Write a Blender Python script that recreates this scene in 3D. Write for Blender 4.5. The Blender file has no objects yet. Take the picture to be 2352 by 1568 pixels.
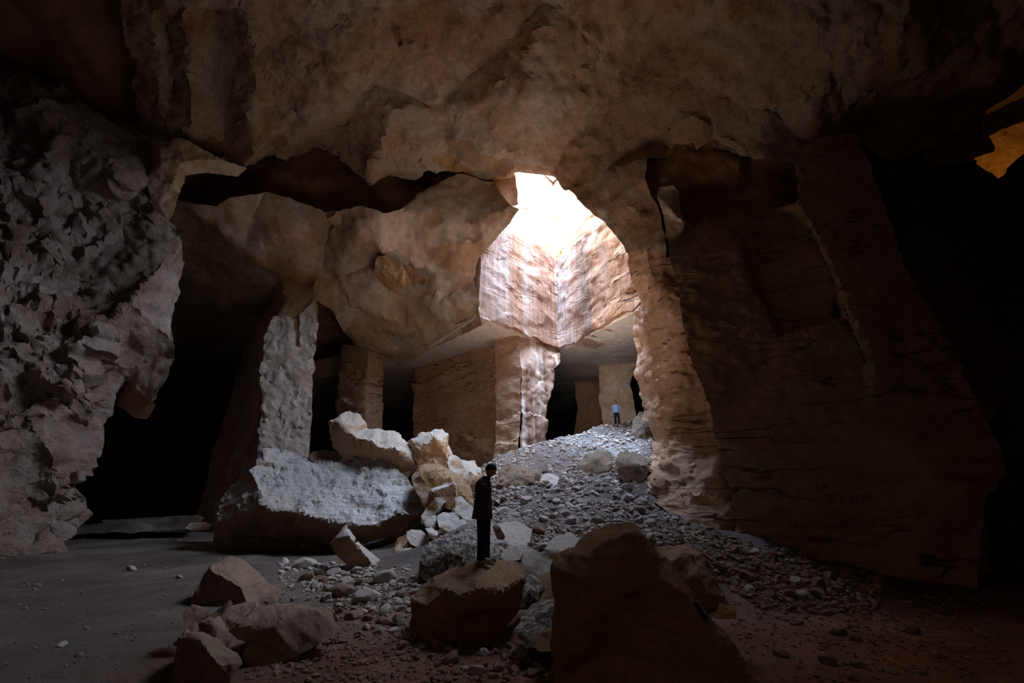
import bpy, bmesh, math, random
import numpy as np
from mathutils import Vector, Matrix
from mathutils.geometry import delaunay_2d_cdt

random.seed(7)
SC = bpy.context.scene
COL = SC.collection

# ------------------------------------------------------------------ camera
W, H, F = 2352.0, 1568.0, 1045.0
CAMZ, PITCH = 1.7, math.radians(20.0)
cam = bpy.data.cameras.new('camera'); camo = bpy.data.objects.new('camera', cam); COL.objects.link(camo)
cam.sensor_width = 36.0; cam.lens = 36.0 * F / W; cam.clip_end = 500; cam.clip_start = 0.05
camo.location = (0, 0, CAMZ); camo.rotation_euler = (math.radians(90) + PITCH, 0, 0)
SC.camera = camo

# ------------------------------------------------------------------ sky, sun, exposure
SC.view_settings.view_transform = 'Standard'; SC.view_settings.look = 'None'
SC.view_settings.gamma = 1.0; SC.view_settings.use_curve_mapping = False
SC.view_settings.exposure = 0.12
SC.cycles.diffuse_bounces = 6; SC.cycles.max_bounces = 8; SC.cycles.glossy_bounces = 2
SC.cycles.sample_clamp_indirect = 6.0; SC.cycles.caustics_reflective = False; SC.cycles.caustics_refractive = False
SKY_STRENGTH = 130.0
SUN_STRENGTH = 30.0
world = bpy.data.worlds.new('sky'); SC.world = world; world.use_nodes = True
wn = world.node_tree.nodes; wn['Background'].inputs[0].default_value = (0.56, 0.74, 1.0, 1); wn['Background'].inputs[1].default_value = SKY_STRENGTH
pl = bpy.data.lights.new('shaft_portal', 'AREA'); pl.shape = 'RECTANGLE'; pl.size = 12; pl.size_y = 14
pl.cycles.is_portal = True
po = bpy.data.objects.new('shaft_portal', pl); po.location = (2.5, 24.5, 28.6); COL.objects.link(po)
sl = bpy.data.lights.new('sun', 'SUN'); sl.energy = SUN_STRENGTH; sl.angle = math.radians(2.0); sl.color = (1.0, 0.86, 0.66)
so = bpy.data.objects.new('sun', sl); COL.objects.link(so); so.location = (0, -10, 60)
so.rotation_euler = Vector((0.10, 1.0, -0.95)).to_track_quat('-Z', 'Y').to_euler()
# added spot in open air, standing in for skylight from the shaft
gl = bpy.data.lights.new('shaft_fill_spot', 'SPOT'); gl.energy = 6200; gl.color = (0.78, 0.86, 1.0); gl.shadow_soft_size = 2.6; gl.spot_size = math.radians(112); gl.spot_blend = 1.0
go = bpy.data.objects.new('shaft_fill_spot', gl); COL.objects.link(go); go.location = (3.5, 14.8, 16.5)
go.rotation_euler = (Vector((-10.5, 16.5, 3)) - Vector((3.5, 14.8, 16.5))).to_track_quat('-Z', 'Y').to_euler()
g2 = bpy.data.lights.new('gallery_fill_spot', 'SPOT'); g2.energy = 1150; g2.color = (0.9, 0.92, 1.0); g2.shadow_soft_size = 1.5; g2.spot_size = math.radians(80); g2.spot_blend = 1.0  # added fill spot for the crest and the gallery behind it
g2o = bpy.data.objects.new('gallery_fill_spot', g2); COL.objects.link(g2o); g2o.location = (3.5, 21.0, 10.8)
g2o.rotation_euler = (Vector((10.0, 36, 9.0)) - Vector((3.5, 21.0, 10.8))).to_track_quat('-Z', 'Y').to_euler()
# added warm spot aimed up, imitating bounce off the rubble slope
bl = bpy.data.lights.new('slope_bounce_fill', 'SPOT'); bl.energy = 850; bl.color = (1.0, 0.69, 0.49); bl.shadow_soft_size = 2.0; bl.spot_size = math.radians(165); bl.spot_blend = 1.0
bo_ = bpy.data.objects.new('slope_bounce_fill', bl); COL.objects.link(bo_); bo_.location = (3.0, 23.5, 7.2)
bo_.rotation_euler = Vector((0.0, -0.15, 1.0)).to_track_quat('-Z', 'Y').to_euler()
b2 = bl.copy(); b2.energy = 1100; b2.name = 'floor_bounce_fill'; b2o = bpy.data.objects.new('floor_bounce_fill', b2); COL.objects.link(b2o); b2o.location = (-1.5, 15.0, 4.6)  # second added spot, imitates light returned by the floor
b2o.rotation_euler = Vector((0.3, 0.7, 1.0)).to_track_quat('-Z', 'Y').to_euler()
# weak warm fill lamp added behind the camera, and the lamp of the side chamber
ml = bpy.data.lights.new('rear_fill', 'AREA'); ml.shape = 'RECTANGLE'; ml.size = 9; ml.size_y = 6; ml.energy = 60; ml.color = (1.0, 0.72, 0.5)
mo = bpy.data.objects.new('rear_fill', ml); COL.objects.link(mo); mo.location = (1.0, -9.0, 6.0)
mo.rotation_euler = Vector((0.0, 1.0, 0.25)).to_track_quat('-Z', 'Y').to_euler()
ll = bpy.data.lights.new('side_chamber_lamp', 'POINT'); ll.energy = 260; ll.color = (1.0, 0.42, 0.06); ll.shadow_soft_size = 0.3
lo = bpy.data.objects.new('side_chamber_lamp', ll); COL.objects.link(lo)

# ------------------------------------------------------------------ projection helpers
CP, SP = math.cos(PITCH), math.sin(PITCH)
def rays(px, py):
    px = np.asarray(px, float); py = np.asarray(py, float)
    u = (px - W / 2) / F; v = (H / 2 - py) / F
    return np.stack([u, CP - v * SP, SP + v * CP], -1)
def P(px, py, Y):
    d = rays(px, py); t = Y / d[1]
    return Vector((d[0] * t, Y, CAMZ + d[2] * t))
def PZ(px, py, z):
    d = rays(px, py); t = (z - CAMZ) / d[2]
    return Vector((d[0] * t, d[1] * t, z))

# ------------------------------------------------------------------ numpy noise
_rs = np.random.RandomState(3)
_perm = _rs.permutation(512)
_g = _rs.normal(size=(512, 3)); _g /= np.linalg.norm(_g, axis=1)[:, None]
def pn(p):
    p = np.asarray(p, float); i = np.floor(p).astype(int); f = p - i
    w = f * f * f * (f * (f * 6 - 15) + 10)
    out = np.zeros(len(p))
    for dx in (0, 1):
        for dy in (0, 1):
            for dz in (0, 1):
                h = _perm[(_perm[(_perm[(i[:, 0] + dx) & 511] + i[:, 1] + dy) & 511] + i[:, 2] + dz) & 511]
                gr = _g[h]
                d = gr[:, 0] * (f[:, 0] - dx) + gr[:, 1] * (f[:, 1] - dy) + gr[:, 2] * (f[:, 2] - dz)
                out += d * np.where(dx, w[:, 0], 1 - w[:, 0]) * np.where(dy, w[:, 1], 1 - w[:, 1]) * np.where(dz, w[:, 2], 1 - w[:, 2])
    return out * 1.6
def fbm(p, s=1.0, octv=4, ridged=False, gain=0.5):
    a, o = 1.0, np.zeros(len(p)); q = np.asarray(p, float) * s
    for k in range(octv):
        n = pn(q + 17.3 * k)
        o += a * ((1 - 2 * np.abs(n)) if ridged else n)
        a *= gain; q = q * 2.03
    return o
def facet(p, s=1.0, soft=0.12):
    """broken-stone noise: each cell is a small plane with its own tilt"""
    q = np.asarray(p, float) * s; i = np.floor(q).astype(int)
    b1 = np.full(len(q), 1e9); v1 = np.zeros(len(q)); b2 = np.full(len(q), 1e9); v2 = np.zeros(len(q))
    for dx in (-1, 0, 1):
        for dy in (-1, 0, 1):
            for dz in (-1, 0, 1):
                c = i + np.array([dx, dy, dz])
                h = _perm[(_perm[(_perm[c[:, 0] & 511] + c[:, 1]) & 511] + c[:, 2]) & 511]
                cc = c + 0.5 + 0.45 * _g[(h * 7 + 3) & 511]
                r = q - cc; d = (r * r).sum(1); v = (r * _g[h]).sum(1) + 0.35 * _g[(h + 9) & 511][:, 0]
                c1 = d < b1; c2 = (~c1) & (d < b2)
                b2 = np.where(c1, b1, np.where(c2, d, b2)); v2 = np.where(c1, v1, np.where(c2, v, v2))
                b1 = np.where(c1, d, b1); v1 = np.where(c1, v, v1)
    k = 0.5 * (1 - np.clip((np.sqrt(b2) - np.sqrt(b1)) / soft, 0, 1))
    return v1 * (1 - k) + v2 * k
def sstep(a, b, x):
    t = np.clip((np.asarray(x, float) - a) / (b - a), 0, 1); return t * t * (3 - 2 * t)

# ------------------------------------------------------------------ the ground's height
def ground(x, y):
    x = np.asarray(x, float); y = np.asarray(y, float)
    yc = 24.5 + np.clip((x - 2.0) * 1.12, -3, 11)
    pl_ = 0.325 * (np.minimum(y, yc) - 9.0)
    pl_ = np.where(pl_ > 0, pl_, 0)
    pl_ = pl_ - 0.32 * np.maximum(y - yc, 0)
    pl_ = np.maximum(pl_, -0.4)
    left = sstep(-6.0, 1.2, x + 0.06 * (y - 16) + 0.4 * np.sin(y * 0.7))
    right = 1 - sstep(0, 8.0, x - (0.35 * y - 1.5))
    q = np.stack([x, y, 0 * x], -1).reshape(-1, 3)
    n = (fbm(q, 0.22, 3) * 0.28).reshape(x.shape) * sstep(4, 9, y)
    z = pl_ * left * right + n * (0.25 + 0.6 * left * right) * sstep(0, 12, y)
    z = z + 0.018 * np.clip(y - 8, 0, 30) * (1 - left)
    return z
def hit_ground(px, py):
    d = rays(px, py); d = d / np.linalg.norm(d)
    ts = np.concatenate([np.arange(1.5, 12, .03), np.arange(12, 70, .08)])
    xs, ys, zs = d[0] * ts, d[1] * ts, CAMZ + d[2] * ts
    below = np.nonzero(zs < ground(xs, ys))[0]
    k = below[0] if len(below) else len(ts) - 1
    return Vector((xs[k], ys[k], zs[k]))

# ------------------------------------------------------------------ materials
def ramp(nt, fac, stops):
    r = nt.nodes.new('ShaderNodeValToRGB'); e = r.color_ramp.elements
    while len(e) < len(stops): e.new(0.5)
    for k, (p_, c) in enumerate(stops): e[k].position = p_; e[k].color = (*c, 1)
    nt.links.new(fac, r.inputs[0]); return r.outputs[0]
def rock_mat(name, cols, scale=0.35, bump=0.5, bscale=3.0, streak=0.0, strata=0.0, dust=0.0, dustcol=(0.62, 0.60, 0.58), speck=0.0, rough=0.95, grain=None, patches=False, dlo=.5, upper=None, earth=None, bands=None):
    m = bpy.data.materials.new(name); m.use_nodes = True; nt = m.node_tree; N, L = nt.nodes, nt.links
    b = N['Principled BSDF']; b.inputs['Roughness'].default_value = rough; b.inputs['Specular IOR Level'].default_value = 0.15
    tc = N.new('ShaderNodeTexCoord'); co = tc.outputs['Object']
    n1 = N.new('ShaderNodeTexNoise'); n1.inputs['Scale'].default_value = scale; n1.inputs['Detail'].default_value = 7; n1.inputs['Roughness'].default_value = 0.6; n1.inputs['Distortion'].default_value = 0.6
    L.new(co, n1.inputs['Vector'])
    k = len(cols); col = ramp(nt, n1.outputs['Fac'], [(0.30 + 0.40 * i / (k - 1), c) for i, c in enumerate(cols)])
    def mix(a, bcol, fac, mode='MIX'):
        x = N.new('ShaderNodeMix'); x.data_type = 'RGBA'; x.blend_type = mode
        if isinstance(fac, (int, float)): x.inputs['Factor'].default_value = fac
        else: L.new(fac, x.inputs['Factor'])
        L.new(a, x.inputs[6])
        if isinstance(bcol, tuple): x.inputs[7].default_value = (*bcol, 1)
        else: L.new(bcol, x.inputs[7])
        return x.outputs[2]
    def noise(sc, vec=co, det=5, rg=.6):
        n = N.new('ShaderNodeTexNoise'); n.inputs['Scale'].default_value = sc; n.inputs['Detail'].default_value = det; n.inputs['Roughness'].default_value = rg; L.new(vec, n.inputs['Vector']); return n.outputs['Fac']
    def mapped(s):
        mp = N.new('ShaderNodeMapping'); mp.inputs['Scale'].default_value = s; L.new(co, mp.inputs['Vector']); return mp.outputs[0]
    if patches:
        f = ramp(nt, noise(.23, mapped((1.6, 1, .8)), 3, .45), [(0.56, (0, 0, 0)), (0.585, (.6,) * 3)]); col = mix(col, (.40, .25, .12), f)
        f = ramp(nt, noise(.31, mapped((1, 1.4, 1.2)), 4, .5), [(0.56, (0, 0, 0)), (0.60, (.8,) * 3)]); col = mix(col, (.55, .47, .40), f)
        f = ramp(nt, noise(.27, mapped((1.3, .9, 1.4)), 5, .6), [(0.60, (0, 0, 0)), (0.63, (.7,) * 3)]); col = mix(col, (.36, .19, .14), f)
    if upper or earth or bands:
        sp = N.new('ShaderNodeSeparateXYZ'); L.new(co, sp.inputs[0])
    def lin(src, a, b_, add=None, k=1.0):
        m1 = N.new('ShaderNodeMapRange'); m1.inputs[1].default_value = a; m1.inputs[2].default_value = b_
        if add is not None:
            ma = N.new('ShaderNodeMath'); ma.operation = 'MULTIPLY_ADD'; ma.inputs[1].default_value = k; L.new(add, ma.inputs[0]); L.new(src, ma.inputs[2]); src = ma.outputs[0]
        L.new(src, m1.inputs[0]); return m1.outputs[0]
    if bands:  # weathering stains running down the wall: (origin, direction, length, stops)
        o_, d_, l_, st_ = bands
        vm = N.new('ShaderNodeVectorMath'); vm.operation = 'SUBTRACT'; vm.inputs[1].default_value = o_; L.new(co, vm.inputs[0])
        vd = N.new('ShaderNodeVectorMath'); vd.operation = 'DOT_PRODUCT'; vd.inputs[1].default_value = d_; L.new(vm.outputs[0], vd.inputs[0])
        wob = noise(1.0, mapped((.8, .8, .25)), 4, .6); bf = lin(vd.outputs['Value'], 0.0, l_, wob, .9)
        bc = ramp(nt, bf, st_); col = mix(col, bc, .78); fw = noise(1.0, mapped((5, 5, .15)), 4, .6)
        col = mix(col, ramp(nt, fw, [(.35, (.7, .66, .64)), (.65, (1.25, 1.22, 1.2))]), .8, 'MULTIPLY')
    if upper: col = mix(col, upper[1], lin(sp.outputs[2], upper[0] - .15, upper[0] + .15, noise(.6), .6))
    if earth:  # red earth in the near right part of the floor, grey dust elsewhere
        e1 = lin(sp.outputs[0], -3.5, 2.0, noise(.5), 5.0); e2 = lin(sp.outputs[1], 13.5, 8.5, noise(.4), 4.0)
        col = mix(col, mix(col, earth, 1.0, 'MULTIPLY'), mix(e1, e2, 1.0, 'MULTIPLY'))
    fine = ramp(nt, noise(bscale * 2.2), [(0.3, (0.72, 0.72, 0.72)), (0.7, (1.15, 1.15, 1.15))])
    col = mix(col, fine, 0.85, 'MULTIPLY')
    hs = [(noise(bscale, det=9, rg=.7), 1.0), (noise(bscale * 6, det=4, rg=.7), 0.22)]
    if grain: hs.append((noise(1.0, mapped(grain), 5, .65), 1.0))
    if streak:
        s = noise(1.0, mapped((0.5, 0.5, 0.03)), 4, .55)
        f = ramp(nt, s, [(0.40, (0, 0, 0)), (0.47, (1, 1, 1)), (0.52, (0.1, .1, .1)), (0.60, (0, 0, 0)), (0.64, (.9, .9, .9)), (0.70, (0.2, .2, .2))])
        col = mix(col, mix(col, (0.20, 0.105, 0.07), 0.9), mix(f, (streak,) * 3, 1.0, 'MULTIPLY'))
        s2 = noise(1.0, mapped((1.2, 1.2, 0.04)), 3, .5)
        f2 = ramp(nt, s2, [(0.55, (0, 0, 0)), (0.68, (1, 1, 1))])
        col = mix(col, (0.60, 0.54, 0.51), mix(f2, (streak * .9,) * 3, 1.0, 'MULTIPLY'))
    if strata:
        st = noise(1.0, mapped((0.12, 0.12, 2.2)), 5, .6)
        col = mix(col, ramp(nt, st, [(0.35, (0.78, 0.74, 0.70)), (0.65, (1.12, 1.1, 1.08))]), strata, 'MULTIPLY')
        hs.append((st, 2.0 * strata))
        cr_ = noise(1.0, mapped((0.22, 0.22, 1.1)), 3, .55)
        cf_ = ramp(nt, cr_, [(0.47, (1, 1, 1)), (0.494, (0.25, .22, .2)), (0.502, (.25, .22, .2)), (0.508, (1, 1, 1))])
        gate = ramp(nt, noise(.35), [(.45, (0, 0, 0)), (.6, (1, 1, 1))])
        col = mix(col, cf_, gate, 'MULTIPLY'); hs.append((cf_, .8))
    if dust:  # dust on upward faces, its paleness also imitating skylit tops
        g = N.new('ShaderNodeNewGeometry'); sx = N.new('ShaderNodeSeparateXYZ'); L.new(g.outputs['Normal'], sx.inputs[0])
        ad = N.new('ShaderNodeMath'); ad.operation = 'MULTIPLY_ADD'; ad.inputs[1].default_value = 0.35; L.new(noise(bscale * .7), ad.inputs[0]); L.new(sx.outputs[2], ad.inputs[2])
        f = ramp(nt, ad.outputs[0], [(dlo, (0, 0, 0)), (dlo + .28, (dust,) * 3)])
        col = mix(col, dustcol, f)
    if speck:
        f = ramp(nt, noise(bscale * 1.7, det=9, rg=.78), [(0.47, (0, 0, 0)), (0.53, (speck,) * 3)])
        col = mix(col, (0.07, 0.065, 0.06), f)
    L.new(col, b.inputs['Base Color'])
    h = None
    for src, wgt in hs:
        mm = N.new('ShaderNodeMath'); mm.operation = 'MULTIPLY_ADD'; mm.inputs[1].default_value = wgt; L.new(src, mm.inputs[0])
        if h is not None: L.new(h, mm.inputs[2])
        else: mm.inputs[2].default_value = 0
        h = mm.outputs[0]
    bp = N.new('ShaderNodeBump'); bp.inputs['Strength'].default_value = bump; bp.inputs['Distance'].default_value = 0.35 / bscale * 1.5
    L.new(h, bp.inputs['Height']); L.new(bp.outputs[0], b.inputs['Normal'])
    return m
def flat_mat(name, c, rough=0.8, metal=0.0):
    m = bpy.data.materials.new(name); m.use_nodes = True; nt = m.node_tree; b = nt.nodes['Principled BSDF']
    n = nt.nodes.new('ShaderNodeTexNoise'); n.inputs['Scale'].default_value = 40; tc = nt.nodes.new('ShaderNodeTexCoord'); nt.links.new(tc.outputs['Object'], n.inputs['Vector'])
    nt.links.new(ramp(nt, n.outputs['Fac'], [(0.3, tuple(x * .8 for x in c)), (0.7, tuple(min(1, x * 1.15) for x in c))]), b.inputs['Base Color'])
    b.inputs['Roughness'].default_value = rough; b.inputs['Metallic'].default_value = metal; return m
TAN, PINK, OCH, BRN, GRY, DRK = (0.42, 0.30, 0.215), (0.40, 0.265, 0.215), (0.36, 0.225, 0.105), (0.25, 0.145, 0.085), (0.45, 0.37, 0.31), (0.11, 0.07, 0.05)
M = {
 'vault': rock_mat('vault_sandstone', [(.33, .19, .12), (.52, .34, .26), (.50, .36, .25), (.56, .45, .37), (.46, .28, .12)], 0.2, 0.95, 1.8, patches=True),
 'smooth': rock_mat('smooth_sandstone', [(.34, .2, .13), (.54, .39, .27), (.56, .46, .37), (.52, .34, .26), (.46, .29, .13)], 0.16, 0.4, 1.3, patches=True),
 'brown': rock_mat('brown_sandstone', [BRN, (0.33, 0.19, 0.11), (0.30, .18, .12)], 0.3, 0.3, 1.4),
 'cut': rock_mat('quarried_sandstone', [(0.52, 0.35, 0.25), (0.46, 0.31, 0.22), (0.56, 0.42, 0.32)], 0.3, 0.45, 1.8, strata=0.4),
 'shaft': rock_mat('weathered_shaft_stone', [(0.30, 0.165, 0.115), (0.42, 0.29, 0.235), (0.31, 0.18, 0.125)], 0.35, 0.3, 2.5, streak=0.95, upper=(19.4, (0.44, 0.29, 0.175))),
 'ceil': rock_mat('pale_flat_ceiling_stone', [(0.62, 0.56, 0.50), (0.70, 0.64, 0.58)], 0.3, 0.15, 1.5),
 'rough': rock_mat('rough_broken_stone', [(0.24, 0.14, 0.10), (0.44, 0.34, 0.30), (0.58, 0.50, 0.47)], 0.5, 1.0, 1.6),
 'white': rock_mat('pale_broken_stone', [(0.55, 0.44, 0.38), (0.66, 0.60, 0.56), (0.72, 0.67, 0.63)], 0.6, 0.8, 2.2),
 'boulder': rock_mat('boulder_sandstone', [(0.46, 0.28, 0.17), (0.52, 0.34, 0.22), (0.56, 0.40, 0.29)], 0.8, 0.8, 3.0, dust=0.95),
 'slab': rock_mat('grained_slab_stone', [(0.46, 0.28, 0.17), (0.52, 0.34, 0.22), (0.56, 0.40, 0.29)], 0.8, 0.9, 2.2, dust=1.0, dustcol=(.66, .66, .67), grain=(1.2, 1.2, 7.0), dlo=.22),
 'orange': rock_mat('orange_boulder_sandstone', [(0.36, 0.20, 0.09), (0.44, 0.26, 0.13), (0.50, 0.33, 0.20)], 0.9, 0.9, 3.5, dust=0.35, dustcol=(.5, .42, .36)),
 'speckled': rock_mat('speckled_boulder_stone', [(0.50, 0.46, 0.42), (0.60, 0.56, 0.53)], 1.5, 0.8, 5.0, dust=0.2, speck=0.9),
 'dirt': rock_mat('dirt', [(0.09, 0.075, 0.07), (0.16, 0.14, 0.135), (0.27, 0.25, 0.245)], 0.35, 0.9, 9.0, earth=(1.75, 0.98, 0.72)),
 'stone': rock_mat('rubble_stone', [(0.30, 0.24, 0.21), (0.44, 0.39, 0.37), (0.56, 0.53, 0.52)], 1.3, 0.5, 6.0, dust=0.45),
 'stonebrown': rock_mat('brown_rubble_stone', [(0.23, 0.145, 0.10), (0.29, 0.195, 0.145), (0.34, 0.25, 0.20)], 1.3, 0.6, 6.0, dust=0.12),
 'sooty': rock_mat('sooty_foot_stone', [(0.10, 0.09, 0.08), (0.20, 0.16, 0.12), (0.32, 0.23, 0.17)], 0.6, 0.5, 2.2, upper=(5.5, (0.50, 0.35, 0.25))),
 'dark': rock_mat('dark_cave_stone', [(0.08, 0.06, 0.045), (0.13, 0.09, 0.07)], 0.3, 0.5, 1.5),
 'black': rock_mat('sooty_stone', [(0.10, 0.09, 0.08), (0.24, 0.19, 0.15), (0.38, 0.27, 0.2)], 0.7, 0.6, 2.5),
}

# ------------------------------------------------------------------ object helpers
def tag(o, label=None, cat=None, group=None, kind=None):
    if label: o['label'] = label
    if cat: o['category'] = cat
    if group: o['group'] = group
    if kind: o['kind'] = kind
    return o
def make_obj(name, verts, faces, mat, origin=None, smooth=True, parent=None, sharp=38):
    v = np.array(verts, float)
    if origin is None: origin = Vector((0, 0, 0))
    v = v - np.array(origin)
    me = bpy.data.meshes.new(name); me.from_pydata(v.tolist(), [], [list(map(int, f)) for f in faces])
    me.materials.append(mat)
    bm = bmesh.new(); bm.from_mesh(me); bmesh.ops.recalc_face_normals(bm, faces=bm.faces); bm.to_mesh(me); bm.free()
    if smooth:
        me.polygons.foreach_set('use_smooth', [True] * len(me.polygons))
        if sharp: me.set_sharp_from_angle(angle=math.radians(sharp))
    me.update()
    o = bpy.data.objects.new(name, me); COL.objects.link(o)
    if parent is not None:
        o.parent = parent; o.location = origin - parent.location
    else: o.location = origin
    return o

_ser = [0]
def mass(name, outline, inner=(), creases=(), mat='vault', thick=3.0, shrink=0.0, step=7, jag=3.0, jagw=28.0, warp=6.0,
         disp=((0.5, 0.25, 4, False),), ledge=None, parent=None, y0=None, flatshade=False, origin0=False, patchy=False):
    """a rock body: facets given by control points (pixel x, pixel y, distance), broken up by noise, with its own thickness"""
    _ser[0] += 1; seed = _ser[0] * 11.7
    yo = 0.0 if y0 is None else y0
    out = [(a, b, c + yo) for a, b, c in outline]; inn = [(a, b, c + yo) for a, b, c in inner]
    ctrl = out + inn; n = len(out)
    loop = [(i, (i + 1) % n) for i in range(n)]
    cr = [(a, b) for a, b in creases]
    cv, ce, cf, ov, _, _ = delaunay_2d_cdt([Vector((a, b)) for a, b, _ in ctrl], loop + cr, [], 1, 1e-5)
    dco = rays([c[0] for c in ctrl], [c[1] for c in ctrl])
    w = dco[:, 1] / np.array([c[2] for c in ctrl])            # 1/t at the control points
    cvp = np.array([[v.x, v.y] for v in cv]); cw = np.zeros(len(cv))
    for k, o_ in enumerate(ov):
        if o_: cw[k] = w[o_[0]]
        else: cw[k] = np.mean(w)
    tris = [f for f in cf if len(f) == 3]
    # outline, densified and roughened
    bp = []
    for i in range(n):
        a, b = out[i], out[(i + 1) % n]
        m_ = max(1, int(math.hypot(b[0] - a[0], b[1] - a[1]) / step))
        for k in range(m_): bp.append((a[0] + (b[0] - a[0]) * k / m_, a[1] + (b[1] - a[1]) * k / m_))
    bp = np.array(bp)
    q = np.concatenate([bp / jagw, np.full((len(bp), 1), seed)], 1)
    bp = bp + jag * np.stack([fbm(q, 1, 3), fbm(q + 50, 1, 3)], -1)
    x0, y0_, x1, y1 = bp[:, 0].min(), bp[:, 1].min(), bp[:, 0].max(), bp[:, 1].max()
    gx, gy = np.meshgrid(np.arange(x0, x1, step), np.arange(y0_, y1, step))
    gp = np.stack([gx.ravel(), gy.ravel()], -1); gp += np.random.RandomState(int(seed)).uniform(-.3, .3, gp.shape) * step
    # keep the points inside, a little off the outline
    A, B = bp, np.roll(bp, -1, 0)
    inside = np.zeros(len(gp), bool)
    for a, b in zip(A, B):
        c = (a[1] > gp[:, 1]) != (b[1] > gp[:, 1])
        with np.errstate(divide='ignore', invalid='ignore'):
            xi = (b[0] - a[0]) * (gp[:, 1] - a[1]) / (b[1] - a[1]) + a[0]
        inside ^= c & (gp[:, 0] < xi)
    gp = gp[inside]
    if len(gp):
        far = np.ones(len(gp), bool)
        for s in range(0, len(gp), 4000):
            d2 = ((gp[s:s + 4000, None] - bp[None]) ** 2).sum(-1).min(1); far[s:s + 4000] = d2 > (0.5 * step) ** 2
        gp = gp[far]
    allp = np.concatenate([bp, gp]) if len(gp) else bp
    nb = len(bp)
    fv, fe, ff, fo, _, _ = delaunay_2d_cdt([Vector((a, b)) for a, b in allp], [(i, (i + 1) % nb) for i in range(nb)], [], 1, 1e-6)
    pix = np.array([[v.x, v.y] for v in fv])
    inv = {}
    for k, o_ in enumerate(fo):
        for j in o_: inv[j] = k
    bidx = [inv[i] for i in range(nb) if i in inv]
    # distance by facets
    q = np.concatenate([pix / 60.0, np.full((len(pix), 1), seed + 5)], 1)
    pw = pix + warp * np.stack([fbm(q, 1, 3), fbm(q + 31, 1, 3)], -1)
    best = np.full(len(pix), -1e9); val = np.full(len(pix), cw.mean())
    for t in tris:
        a, b, c = cvp[list(t)]; wa = cw[list(t)]
        den = (b[1] - c[1]) * (a[0] - c[0]) + (c[0] - b[0]) * (a[1] - c[1])
        if abs(den) < 1e-9: continue
        l1 = ((b[1] - c[1]) * (pw[:, 0] - c[0]) + (c[0] - b[0]) * (pw[:, 1] - c[1])) / den
        l2 = ((c[1] - a[1]) * (pw[:, 0] - c[0]) + (a[0] - c[0]) * (pw[:, 1] - c[1])) / den
        l3 = 1 - l1 - l2; mn = np.minimum(np.minimum(l1, l2), l3)
        up = mn > best
        L1, L2, L3 = np.clip(l1, -.1, 1.2), np.clip(l2, -.1, 1.2), np.clip(l3, -.1, 1.2)
        vv = (L1 * wa[0] + L2 * wa[1] + L3 * wa[2]) / (L1 + L2 + L3)
        val = np.where(up, vv, val); best = np.where(up, mn, best)
    d = rays(pix[:, 0], pix[:, 1]); pos = d / val[:, None] + np.array([0, 0, CAMZ])
    F3 = np.array([f for f in ff if len(f) == 3])
    def normals():
        fn = np.cross(pos[F3[:, 1]] - pos[F3[:, 0]], pos[F3[:, 2]] - pos[F3[:, 0]])
        vn = np.zeros_like(pos)
        for k in range(3): np.add.at(vn, F3[:, k], fn)
        vn /= np.linalg.norm(vn, axis=1)[:, None] + 1e-12
        s = np.sign((vn * d).sum(1)); return vn * np.where(s > 0, -1, 1)[:, None]
    nrm = normals()
    off = np.zeros(len(pos)); pm = 0.35 + 1.0 * sstep(-.35, .35, fbm(pos + seed, .16, 3)) if patchy else 1.0
    for dd in disp:
        amp, sc_, oc, rd = dd[:4]
        qq = pos + seed
        if len(dd) > 4: qq = pos * np.array(dd[4]) + seed
        if sc_ >= .5: amp = amp * pm
        if rd == 'f': off += amp * facet(qq + 0.25 / sc_ * np.stack([fbm(qq, sc_ * 2, 2), fbm(qq + 40, sc_ * 2, 2), fbm(qq + 80, sc_ * 2, 2)], -1), sc_)
        else: off += amp * fbm(qq, sc_, oc, rd)
    if ledge:
        # quarry ledges: shelves stepping in and out with height
        amp, per = ledge
        zz = pos[:, 2] / per + 0.9 * fbm(pos * np.array([.3, .3, .15]), 1, 3) + 0.06 * pos[:, 0]
        amp = amp * sstep(-.25, .45, fbm(pos + 9, .22, 3))
        fr = zz - np.floor(zz); idx = np.floor(zz)
        hsh = np.modf(np.abs(np.sin(idx * 12.9898 + seed) * 43758.5453))[0]
        off += amp * (hsh - .5) + amp * .9 * np.clip((fr - .12) / .88, 0, 1) - amp * 0.9 * np.clip(1 - fr / .12, 0, 1) * 0
    pos = pos + nrm * off[:, None]
    # the body behind the front
    rd_ = d / np.linalg.norm(d, axis=1)[:, None]
    front = len(pos); verts = [pos]; faces = [tuple(f) for f in F3]
    loopv = np.array(bidx); prev = loopv; cen = pos[loopv].mean(0); zlo = pos[loopv][:, 2].min()
    cen = cen.copy(); cen[2] = zlo + 0.3 * (pos[loopv][:, 2].max() - zlo)
    rings = [(0.35, 0.08), (0.75, 0.35), (1.0, 0.7)] if shrink else [(1.0, 0.0)]
    cray = rd_[loopv].mean(0); cray /= np.linalg.norm(cray)
    base = front
    for (s, c) in rings:
        dirn = rd_[loopv] if not shrink else cray[None] * np.array([1, 1, 0.0]) + 0 * rd_[loopv]
        pr = pos[loopv] + dirn * thick * s
        if shrink:
            cc = cen + cray * np.array([1, 1, 0]) * thick * s
            pr = pr + (cc - pr) * c * shrink
        pr += 0.12 * (thick if shrink else 0) * (fbm(pr, 0.9, 2)[:, None]) * rd_[loopv]
        verts.append(pr); cur = np.arange(base, base + len(loopv)); base += len(loopv)
        m_ = len(loopv)
        for k in range(m_):
            faces.append((prev[k], prev[(k + 1) % m_], cur[(k + 1) % m_], cur[k]))
        prev = cur
    bv, _, bf, bo, _, _ = delaunay_2d_cdt([Vector(pix[i]) for i in loopv], [(i, (i + 1) % len(loopv)) for i in range(len(loopv))], [], 1, 1e-6)
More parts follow.
